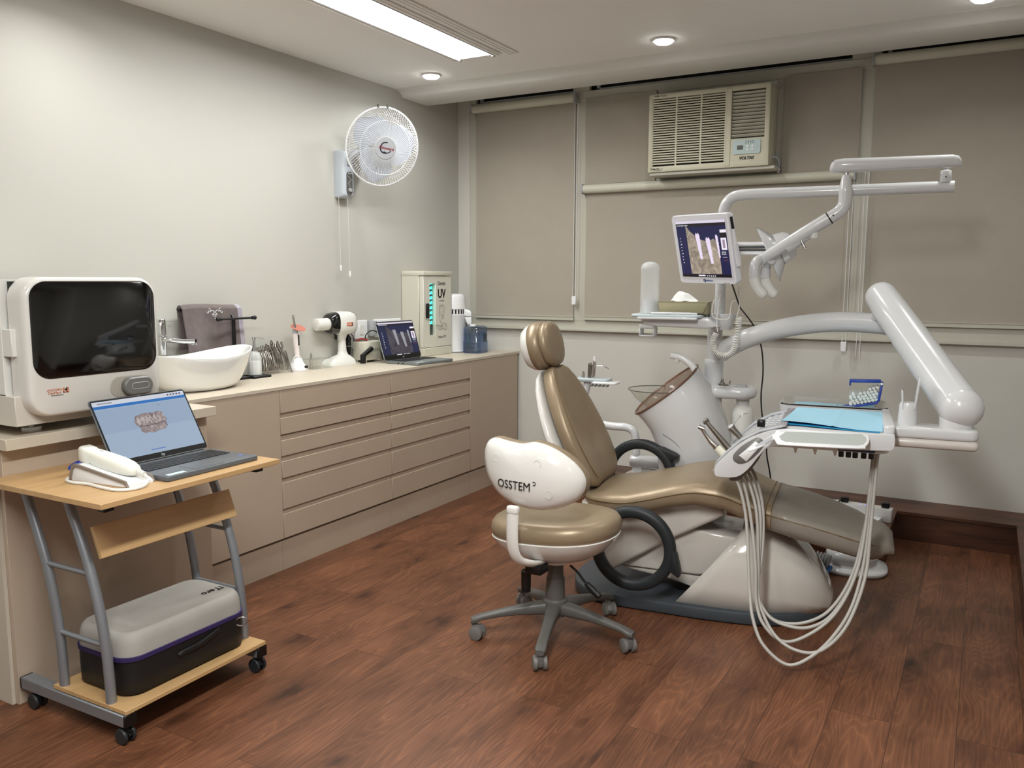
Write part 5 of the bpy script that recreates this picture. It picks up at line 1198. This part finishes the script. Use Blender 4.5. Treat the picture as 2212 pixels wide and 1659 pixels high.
GU().rings([tr_(.885, .40, .23, .045), tr_(.885, .44, .26, .05), tr_(.918, .452, .272, .055), tr_(.918, .442, .262, .05), tr_(.896, .43, .25, .045)]).put('tray_holder', 'whitet', MTy, 60)
bx_ = GU().box(.40, .50, .03, .12, .845, .868, bev=.004).put('tray_bracket', 'whitet', MTy)
sheet([(.285, .300), (.625, .305), (.62, .12), (.275, .12)], 'paper_bib', 'folded light blue paper bib lining the steel tray', 'bib', lambda s, t: .8885+.002*math.sin(s*7)+(.0035 if abs(s-.53) < .012 else 0))
# cotton roll dispenser
CD = unit('cotton_roll_dispenser', 'clear dispenser box with blue frame full of white cotton rolls, in the steel tray', 'dispenser', .565, -.02, .905)
CD[0].location = CHM @ Vector((.565+0.0019, -.02+0.2189, .905+-0.0307)); CDS = Matrix.Translation((0.0019, 0.2189, -0.0307))
y0, y1 = -.045, .015
g = GU()
g.prism([(.495, .914), (.520, .922), (.628, .945), (.640, .960), (.650, 1.04), (.641, 1.041), (.630, .965), (.62, .953), (.505, .929), (.493, .925)], y0, y1, 'y', bev=.0015); g.prism([(.512, 1.036), (.512, 1.046), (.640, 1.050), (.640, 1.040)], y0-.002, y1+.002, 'y', bev=.0015); g.prism([(.489, .908), (.489, .925), (.497, .925), (.500, .912), (.54, .914), (.54, .908)], y0, y1, 'y', bev=.001)
g.prism([(.512, 1.022), (.519, 1.022), (.519, 1.04), (.512, 1.04)], y0, y1, 'y'); g.put('blue_frame', 'blue', CD)
g = GU(); g.prism([(.513, .925), (.642, .955), (.642, 1.04), (.513, 1.038)], y0, y0+.0012, 'y'); g.prism([(.513, .925), (.642, .955), (.642, 1.04), (.513, 1.038)], y1-.0012, y1, 'y'); g.box(.53, .64, y0, y1, .905, .91); g.put('clear_case', 'clear', CD)
GU().lathe([(.0055, 0), (.0055, .004), (0, .004)], (.643, y0-.006, 1.036), 14, 'y').put('hinge_knob', 'whiteb', CD)
random.seed(4); cot = mat('cotton', (238, 238, 236), .9, bump=.6, bscale=500); rolls = []
cnt = 0; first = None
for i in range(9):
    for j in range(5):
        u_ = .523+i*.0148+(j % 2)*.0074+random.uniform(-.0012, .0012); zl = .938+max(0, (u_-.515))*.235
        z_ = zl+j*.0132+random.uniform(-.0012, .0012); zt = .992+(.045*(u_-.56)/.08 if u_ > .56 else .008*math.sin(u_*90))
        if u_ > .633 or z_ > min(zt, 1.030): continue
        if first is None:
            first = G().lathe([(0, y0+.004), (.0062, y0+.003), (.0072, y0+.005), (.0072, y1-.004), (0, y1-.004)], (0, 0, 0), 12, 'y').out('cotton_roll', cot); o = first
        else: o = first.copy(); COL.objects.link(o)
        o.matrix_world = CHM @ CDS @ Matrix.Translation((u_, 0, z_)); cnt += 1
        o['label'] = 'white cotton roll among the others in the blue framed dispenser'; o['category'] = 'cotton roll'; o['group'] = 'cotton rolls in the dispenser'
# ---------------------------------------------------------------- equipment shelf, pole and lamp
OL_ = unit('operating_lamp', 'white dental operating lamp on a long jointed arm above the chair', 'dental lamp', PX, PV, 1.22)
GU().tube(cr([(PX, PV, 1.21), (PX, PV, 1.40), (PX, PV, 1.60), (PX, PV, 1.755), (-.108, .555, 1.820), (-.075, .55, 1.860), (-.02, .545, 1.872), (.08, .545, 1.874), (.3, .54, 1.874), (.6, .53, 1.874), (.905, .52, 1.874)], 6), .0265, 24).put('pole_arm', 'whitet', OL_, 60)
GU().lathe([(.022, 0), (.024, .004), (.024, .05), (.020, .054), (.012, .056), (.012, .09)], (.868, .515, 1.892), 20).put('arm_swivel', 'whitet', OL_)
GU().lathe([(.0035, -.001), (.0035, .001)], (.867, .4905, 1.915), 8, 'y').put('swivel_screw', 'black', OL_)
def ar(u, r, dz=0, v=.47): return [(u, v+a, 1.985+dz+b) for a, b in ell(.026*r, .030*r, 24, p=2.3)]
GU().rings([ar(.392, .35, -.012), ar(.398, .7, -.006), ar(.415, .98, 0), ar(.45, 1.12, 0), ar(.50, 1.08, .0), ar(.60, 1.02), ar(.85, .95), ar(.90, .93), ar(.925, .80, -.003), ar(.938, .45, -.010)], M=Matrix.Translation((-.014, 0, -.004))).put('upper_arm', 'whitet', OL_, 60)
GU().lathe([(.011, -.05), (.011, .01)], (.452, .47, 1.965), 14).put('arm_pin', 'steel', OL_)
V_ = .45
pts = cr([(.452, V_, 1.935), (.452, V_, 1.90), (.452, V_, 1.86), (.452, V_, 1.822), (.447, V_, 1.795), (.430, V_, 1.771), (.408, V_, 1.755), (.384, V_, 1.740)], 5)
GU().tube(pts, [.019+.011*min(1, i/9) for i in range(len(pts))], 22).put('elbow', 'whitet', OL_, 60)
GU().tube([(.389, V_-.001, 1.7432), (.3845, V_-.001, 1.7402)], .0312, 22).put('joint_ring', 'black', OL_)
GU().lathe([(.0045, -.001), (.0045, .001)], (.405, V_-.031, 1.752), 10, 'y').put('joint_screw', 'black', OL_)
GU().tube([(.384, V_, 1.740), (.28, V_, 1.674), (.16, V_, 1.597), (.105, V_, 1.562)], [.031, .031, .0285, .027], 22).put('lamp_yoke', 'whitet', OL_)
GU().tube([(.33, V_+.005, 1.690), (.2, V_+.005, 1.605)], [.02, .03], 18).put('yoke_fairing', 'whitet', OL_)
GU().tube([(.108, V_, 1.564), (.085, V_, 1.549)], .029, 22).put('yoke_collar', 'whitet', OL_)
for dv, du in ((-.045, -.006), (.05, .036)):
    p = [(.098+du, V_, 1.554), (.078+du, V_+dv*.5, 1.544), (.068+du, V_+dv, 1.514), (.070+du, V_+dv, 1.462), (.082+du, V_+dv, 1.424), (.105+du, V_+dv, 1.393), (.127+du, V_+dv, 1.376)]
    pp = cr(p, 5); GU().tube(pp[:16], .0245, 18).put('handle_stem', 'whitet', OL_)
    GU().tube(pp[15:], [.0245]*3+[.0255]*(len(pp)-15-6)+[.0245, .021, .012], 18).put('handle_grip', 'satin', OL_)
# lamp head : flat shell seen edge-on, reflector facing the patient
hd = [(.080, 1.705), (.086, 1.700), (.150, 1.60), (.178, 1.50), (.185, 1.452), (.172, 1.462), (.135, 1.535), (.105, 1.60), (.088, 1.655)]
LM = Matrix.Translation((0, 0, 0))
def lhr(c, n, up, w, h): 
    c, n, up = Vector(c), Vector(n).normalized(), Vector(up).normalized(); s = n.cross(up)
    return [tuple(c+s*a+up*b) for a, b in ell(w, h, 36, p=2.8)]
nn_, uu_ = Vector((-.90, -.10, -.42)), Vector((-.42, 0, .90))
C0 = Vector((.118, .56, 1.585))
GU().rings([lhr(C0+nn_*.012, nn_, uu_, .075, .135), lhr(C0+nn_*.014, nn_, uu_, .092, .146), lhr(C0+nn_*.004, nn_, uu_, .092, .140), lhr(C0-nn_*.022, nn_, uu_, .080, .105), lhr(C0-nn_*.045, nn_, uu_, .062, .075), lhr(C0-nn_*.05, nn_, uu_, .05, .06)]).put('reflector_dish', 'whitet', OL_, 60)
GU().rings([lhr(C0-nn_*.044, nn_, uu_, .070, .080), lhr(C0-nn_*.090, nn_, uu_, .064, .072), lhr(C0-nn_*.112, nn_, uu_, .052, .058), lhr(C0-nn_*.118, nn_, uu_, .03, .04)]).put('lamp_housing', 'whiteb', OL_, 40)
GU().rings([lhr(C0+nn_*.010, nn_, uu_, .078, .130), lhr(C0+nn_*.013, nn_, uu_, .07, .11)]).put('lamp_glass', 'frost', OL_)
GU().tube([(.262, V_-.012, 1.650), (.289, V_-.02, 1.600)], .006, 12).put('steel_rod', 'steel', OL_)
GU().lathe([(.0, -.025), (.018, -.024), (.022, -.012), (.020, 0), (.012, .02)], (.325, V_, 1.672), 20).put('tension_knob', 'satin', OL_)
# ---------------------------------------------------------------- equipment shelf on the post
ES = unit('equipment_shelf', 'small grey-white equipment shelf clamped to the post beside the monitor', 'shelf', PX, PV, 1.20)
GU().prism([(x, y) for x, y in rrect(.36, .20, .03, 6, cx=-.355, cy=.47)], 1.266, 1.282, 'z', bev=.006, seg=2).put('shelf_top', mat('shelf_grey', (190, 200, 204), .3), ES)
GU().prism([(x, y) for x, y in rrect(.30, .03, .01, 4, cx=-.345, cy=.365)], 1.256, 1.268, 'z', bev=.004).put('front_lip', 'whitet', ES)
GU().prism([(-.50, 1.266), (-.15, 1.270), (-.10, 1.225), (-.16, 1.214), (-.40, 1.218), (-.47, 1.228)], .40, .55, 'y', bev=.008).put('shelf_body', 'whitet', ES)
GU().lathe([(.052, 1.205), (.055, 1.21), (.064, 1.255), (.072, 1.278), (.070, 1.284), (0, 1.284)], (PX+.015, PV-.02, 0), 28).put('post_clamp', 'whitet', ES)
g = GU(); g.box(-.500, -.420, .41, .50, 1.205, 1.232, bev=.008); g.box(-.50, -.492, .415, .495, 1.165, 1.21, bev=.003); g.box(-.428, -.42, .415, .495, 1.165, 1.21, bev=.003); g.box(-.50, -.42, .415, .495, 1.165, 1.172, bev=.003); g.put('handpiece_holder', 'whitet', ES)
FB = unit('cup_dispenser', 'tall frosted cylindrical cup dispenser standing at the left end of the equipment shelf', 'dispenser', -.458, .46, 1.2825)
GU().lathe([(.0, 1.283), (.047, 1.283), (.048, 1.285), (.046, 1.50), (.0475, 1.502), (.0475, 1.515), (.040, 1.533), (.022, 1.543), (0, 1.546)], (-.458, .46, 0), 32).put('tube', 'frost2', FB)
g = GU()
for k in range(4): g.lathe([(0, 0), (.026, 0), (.034, .040), (.036, .044), (0, .044)], (-.458, .46, 1.286+k*.008), 24)
g.put('paper_cups', 'whiteb', FB)
TB = unit('tissue_box', 'olive-brown tissue box on the equipment shelf with a white tissue pulled out', 'tissue box', -.275, .46, 1.2825)
g = GU(); g.box(-.395, -.155, .41, .52, 1.284, 1.34, bev=.001); g.put('carton', 'tbox', TB)
GU().prism([(-.402, 1.345), (-.15, 1.345), (-.175, 1.290), (-.385, 1.290)], .400, .409, 'y', bev=.001).put('carton_flap', mat('carton_flap', (164, 158, 128), .6), TB)
GU().prism(rrect(.252, .125, .003, cx=-.276, cy=.462), 1.339, 1.346).put('carton_top', 'tbox', TB)
def tis(s, t):
    x = -.345+.135*s; prof = [1.347, 1.375, 1.392, 1.396, 1.388, 1.372, 1.358, 1.349][min(7, int(s*7.99))]
    i = s*7; k = min(6, int(i)); f = i-k; P7 = [1.347, 1.376, 1.392, 1.396, 1.388, 1.372, 1.358, 1.347]; h = P7[k]+(P7[k+1]-P7[k])*f
    a = t*2-1; return (x+.012*a*math.sin(s*5)+.006*math.sin(t*9+s*4), .462+.040*a*(1-.3*s)+.008*math.sin(s*8), 1.346+(h-1.346)*(1-abs(a)**1.7)+.003*math.sin(s*14+t*8))
GU().grid(tis, 28, 18, .0012).put('tissue', 'tissue', TB, 60)
RC = unit('intraoral_camera_remote', 'flat white instrument and keypad lying along the front of the equipment shelf', 'remote', -.34, .385, 1.2825)
GU().prism([(-.43, .375), (-.34, .372), (-.325, .382), (-.20, .382), (-.20, .398), (-.33, .400), (-.43, .400)], 1.283, 1.292, 'z', bev=.002).put('body', 'whiteb', RC)
g = GU()
for k in range(12): g.box(-.40+k*.014, -.391+k*.014, .386, .396, 1.292, 1.2945, bev=.0008)
g.put('button', 'lgray', RC)
# ---------------------------------------------------------------- monitor
mx_, my_, mz_, yaw, pit, rol, mw = -1.183, 3.917, 1.595, -2.061, .255, -.019, .368
nv = Vector((math.cos(yaw)*math.cos(pit), math.sin(yaw)*math.cos(pit), -math.sin(pit))); rv = Vector((0, 0, 1)).cross(nv).normalized(); uv_ = nv.cross(rv)
r2 = rv*math.cos(rol)+uv_*math.sin(rol); u2 = uv_*math.cos(rol)-rv*math.sin(rol)
MO = bpy.data.objects.new('medical_monitor', None); COL.objects.link(MO); MO.empty_display_size = .05
MMx = Matrix((r2, u2, nv)).transposed().to_4x4(); MMx.translation = (mx_, my_, mz_); MO.matrix_world = MMx
tag(MO, 'white tilted monitor showing a dental x-ray with three implants', 'monitor')
hh_ = mw*.9
G().rings([[(a, b, -.040) for a, b in rrect(mw-.05, hh_-.05, .02)], [(a, b, -.032) for a, b in rrect(mw-.004, hh_-.004, .02)], [(a, b, -.006) for a, b in rrect(mw, hh_, .018)], [(a, b, 0) for a, b in rrect(mw-.006, hh_-.006, .016)]]).out('casing', mat('monitor_white', (214, 214, 220), .3), MO, 40)
G().rings([[(a, b, .0) for a, b in rrect(mw-.03, hh_-.034, .012, cy=.003)], [(a, b, .0006) for a, b in rrect(mw-.034, hh_-.038, .010, cy=.003)]]).out('bezel', mat('bezel_white', (206, 206, 214), .35), MO)
xr1 = xray_items((26, 28, 70), (150, 138, 124), (228, 214, 236), 26)
screen('screen', MO, (-mw/2+.026, -hh_/2+.034, .0012), (1, 0, 0), (0, 1, 0), mw-.052, hh_-.062, xr1)
text('logo', 'Q', .017, (-.018, -hh_/2+.017, .0008), (1, 0, 0), (0, 1, 0), mat('logo_navy2', (24, 40, 84), .5), MO, bold=.0012)
text('logo', 'ualireport', .0115, (.012, -hh_/2+.017, .0008), (1, 0, 0), (0, 1, 0), mat('logo_blue', (90, 120, 170), .5), MO, bold=.0002)
g = G()
for k in range(3): g.box(.10+k*.014, .108+k*.014, -hh_/2+.006, -hh_/2+.008, 0, .001)
g.out('front_button', 'gray', MO)
g = G(); g.tube([(mw/2+.008, .02, -.014), (mw/2+.010, -.08, -.016)], .013, 12, sq=(1, .7)); g.box(mw/2-.004, mw/2+.004, -.07, -.02, -.026, -.008); g.out('camera_holster', 'monw', MO)
g = G(); g.tube([(mw/2+.009, -.06, -.015), (mw/2+.008, .02, -.014), (mw/2+.004, .09, -.014)], [.009, .009, .006], 12); g.out('camera_body', 'monw', MO)
G().tube([(mw/2+.004, .09, -.014), (mw/2-.001, .145, -.014)], [.0065, .0075], 12).out('camera_head', 'black', MO)
inv = MMx.inverted()
def wl(u, v, z): return tuple(inv @ (CHM @ Vector((u, v, z))))
G().box(-.05, .05, -.05, .05, -.055, -.036, bev=.004).out('mount_plate', 'lgray', MO)
G().tube([(0, 0, -.05), wl(-.05, .47, 1.60)], .016, 14).out('mount_neck', 'lgray', MO)
G().tube([wl(-.085, .49, 1.628), wl(.15, .50, 1.630)], .0135, 14, sq=(1, .8)).out('support_bar', 'whiteb', MO)
G().tube([wl(-.085, .49, 1.585), wl(.15, .50, 1.583)], .0135, 14, sq=(1, .8)).out('support_bar', 'whiteb', MO)
G().tube([wl(-.08, .50, 1.57), wl(-.08, .50, 1.645)], .022, 16).out('support_joint', 'lgray', MO)
g = G()
g.tube([wl(-.085, .49, 1.612), wl(.15, .50, 1.613)], .005, 8); g.tube([wl(-.085, .49, 1.601), wl(.15, .50, 1.600)], .005, 8); g.out('bar_shadow_rail', 'sgray', MO)
# coiled cable, cords
def coilpath(P, R_, turns):
    C = cr(P, 14); n = len(C); out = []; N_ = turns*10
    for i in range(N_+1):
        s = i/N_*(n-1); k = min(n-2, int(s)); f = s-k; p = C[k].lerp(C[k+1], f); t = (C[k+1]-C[k]).normalized()
        a = t.cross(Vector((0, 1, 0))).normalized(); b = t.cross(a); th = 2*PI*turns*i/N_
        out.append(p+a*R_*math.cos(th)+b*R_*math.sin(th))
    return out
cp = [(-.108, .40, 1.193), (-.122, .40, 1.158), (-.116, .40, 1.119), (-.091, .40, 1.090), (-.053, .40, 1.085), (-.022, .40, 1.110), (-.008, .40, 1.162), (-.002, .40, 1.23), (.001, .40, 1.275)]
g = G(); pc = coilpath(cp, .0130, 40)
g.tube(cr([(-.08, .38, 1.41), (-.10, .40, 1.34), (-.105, .40, 1.24), (-.10, .40, 1.20)], 6), .003, 6); g.tube(pc, .0030, 6)
g.tube(cr([tuple(pc[-1]), (.0, .39, 1.32), (-.002, .37, 1.38), (.0, .35, 1.425)], 6), .003, 6)
o = g.out('coiled_cable', 'satin'); o.data.transform(CHM); tag(o, 'white coiled cable hanging in a loop below the monitor', 'cable')
g = G(); g.tube(cr([(-.07, .36, 1.425), (-.115, .37, 1.36), (-.128, .38, 1.30), (-.115, .385, 1.268), (-.07, .385, 1.262), (-.045, .385, 1.272), (-.04, .385, 1.32), (-.03, .385, 1.352), (-.012, .39, 1.348), (.004, .40, 1.318)], 6), .0026, 6)
o = g.out('monitor_cable', 'satin'); o.data.transform(CHM); tag(o, 'thin white cable looping in front of the post under the monitor', 'cable')
g = G(); g.tube(cr([(-.03, .33, 1.435), (-.02, .35, 1.40), (.0, .39, 1.33), (.008, .41, 1.312), (.035, .50, 1.262), (.06, .56, 1.21), (.09, .60, 1.11), (.10, .62, .99), (.095, .62, .87), (.105, .62, .76), (.13, .62, .66), (.135, .62, .56), (.16, .62, .43), (.20, .60, .12), (.25, .62, .02)], 6), .0036, 6)
o = g.out('black_power_cord', 'black'); o.data.transform(CHM); tag(o, 'thin black cord running from the monitor down to the floor in front of the wall', 'cable')
# ---------------------------------------------------------------- assistant instrument holder on a bent tube
AH = unit('assistant_holder', 'small grey instrument holder with white tray on a bent white tube behind the backrest', 'instrument holder', -.40, .60)
GU().prism([(x, y) for x, y in rrect(.20, .11, .02, 5, cx=-.84, cy=.75)], .880, .900, 'z', bev=.005).put('holder_plate', 'shelfg', AH)
GU().prism([(x, y) for x, y in rrect(.14, .10, .015, 5, cx=-.755, cy=.72)], .874, .886, 'z', bev=.004).put('holder_tray', 'whiteb', AH)
g = GU()
for k in range(5): g.box(-.83+k*.022, -.818+k*.022, .66, .69, .862, .876, bev=.002)
g.put('holder_teeth', 'gray', AH)
GU().tube([(-.86, .74, .90), (-.855, .74, .975)], [.011, .013], 14).put('suction_handpiece', 'dsteel', AH); GU().tube([(-.855, .74, .975), (-.858, .74, .985)], .012, 12).put('suction_cap', 'chrome', AH)
GU().tube([(-.835, .74, .90), (-.83, .74, 1.0)], [.009, .009], 12).put('syringe_body', 'chrome', AH); GU().tube([(-.83, .74, .995), (-.83, .74, 1.025)], .009, 12).put('syringe_cap', 'whiteb', AH)
GU().tube(cr([(-.838, .74, .968), (-.78, .735, .970), (-.765, .735, .966), (-.745, .735, .955)], 4), .0028, 8).put('nozzle', 'chrome', AH)
GU().tube([(-.90, .75, .90), (-.90, .75, .935)], [.010, .006], 12).put('small_valve', 'chrome', AH)
GU().tube(cr([(-.87, .74, .875), (-.88, .72, .78), (-.85, .68, .69), (-.77, .64, .660), (-.68, .61, .655), (-.60, .60, .655), (-.56, .60, .63), (-.545, .60, .57), (-.545, .60, .53), (-.545, .60, .49)], 7), .0215, 18).put('bent_tube', 'whitet', AH)
GU().lathe([(.015, -.08), (.03, -.075), (.034, -.06), (.034, .085), (.03, .09)], (-.50, .60, .475), 24, 'x').put('pivot_barrel', 'whitet', AH)
GU().lathe([(.036, .088), (.036, .10)], (-.50, .60, .475), 24, 'x').put('barrel_ring', 'gray', AH)
GU().prism([(-.56, .45), (-.51, .45), (-.51, .32), (-.57, .32)], .585, .615, 'y', bev=.004).put('pivot_bracket', 'whitet', AH)
GU().tube(cr([(-.66, .60, .30), (-.60, .60, .385), (-.52, .60, .42), (-.42, .60, .42), (-.36, .58, .40)], 6), .015, 12).put('hose_bend', 'hose', AH)
GU().box(-.62, -.42, .55, .64, 0, .33, bev=.02).put('floor_pillar', 'whitet', AH)
# ---------------------------------------------------------------- things on the floor
FS = thing('foot_control', 'round white foot control disc on the floor beyond the leg rest', 'foot control', CHM @ Vector((.575, .675, 0)), CHR)
G().rings([[(a, b, 0) for a, b in ell(.155, .155, 48, p=2.6)], [(a, b, .012) for a, b in ell(.162, .162, 48, p=2.6)], [(a, b, .022) for a, b in ell(.158, .158, 48, p=2.6)], [(a, b, .03) for a, b in ell(.13, .13, 48, p=2.6)], [(a, b, .045) for a, b in ell(.11, .11, 48, p=2.6)]]).out('base_disc', 'whiteb', FS, 60)
G().rings([[(-.01+a, .0+b, .040+z) for a, b in ell(r, r, 48, p=2.6)] for r, z in ((.115, 0), (.125, .03), (.12, .055), (.09, .07), (.02, .075))]).out('pedal_dome', 'whitet', FS, 60)
CHs = G(); n = 26
pts = [Vector((.16+.30*t, .44+.10*math.sin(t*2), .055+.02*math.sin(t*3))) for t in [k/80 for k in range(81)]]
CHs.tube(pts, [.036+.005*(1 if (k % 4) < 2 else -1) for k in range(81)], 14); o = CHs.out('corrugated_hose', mat('corrugated_grey', (150, 152, 154), .4)); o.data.transform(CHM); tag(o, 'grey corrugated hose lying on the floor under the leg rest', 'hose')
o = G().tube(cr([(.33, .50, .10), (.335, .42, .05), (.37, .38, .015), (.42, .40, .02), (.45, .47, .02), (.47, .55, .03)], 8), .010, 10).out('blue_hose', mat('blue_tube', (24, 84, 150), .25)); o.data.transform(CHM); tag(o, 'blue plastic tube curling on the floor under the leg rest', 'hose')
g = G()
for s in range(3): g.tube(cr([(.16+.03*s, .36, .14), (.165+.03*s, .36, .10), (.20+.02*s, .37, .085), (.24, .38, .05)], 5), .002, 5)
g.box(.235, .255, .37, .385, .03, .06); o = g.out('thin_black_wires', 'black'); o.data.transform(CHM); tag(o, 'thin black wires with a small plug by the corrugated hose', 'cable')
FP = thing('foot_pedal', 'black floor pedal with steel rim behind the stool', 'foot pedal', (-1.93, 3.86, 0), .3)
G().lathe([(.11, 0), (.115, .006), (.112, .02), (.09, .03), (0, .034)], n=36).out('pedal_base', 'black', FP); G().tube([(.113*math.cos(a), .113*math.sin(a), .012) for a in [2*PI*k/40 for k in range(40)]], .006, 8, closed=True).out('steel_rim', 'steel', FP)
G().lathe([(.06, .03), (.065, .05), (.05, .062), (0, .065)], n=30).out('pedal_cap', 'lgray', FP)
# power strip on the wooden box
PSx = thing('power_strip', 'white block power strip with two black plugs on the wooden box', 'power strip', (-.540, 4.835, .1635), math.radians(-5))
bx('strip_body', 'whiteb', PSx, -.150, .165, -.033, .033, 0, .072, bev=.004)
g = G(); g.box(-.13, .15, -.030, .030, .072, .0735, bev=.001); g.out('socket_face', 'satin', PSx)
for xx in (-.08, .13):
    G().box(xx-.02, xx+.02, -.018, .018, .0735, .104, bev=.007, seg=3).out('plug', 'black', PSx)
G().tube(cr([(-.085, -.015, .097), (-.10, -.035, .085), (-.112, -.05, .05), (-.115, -.055, .005)], 5), .0045, 8).out('cord', 'black', PSx)
for xx in (0, .03): bx('indicator_light', mat('blue_led', (60, 60, 255), .4, emit=(90, 80, 255), es=2), PSx, xx-.003, xx+.003, -.004, .004, .0735, .0745)
PW = thing('white_adapter', 'white wedge-shaped adapter box in front of the power strip, half hidden by the leg rest', 'adapter', (-.535, 4.715, .1635), math.radians(-8))
G().prism([(-.13, 0), (.10, 0), (.10, .025), (-.13, .055)], -.09, .09, 'y', bev=.008, seg=3).out('adapter_body', 'paper', PW)
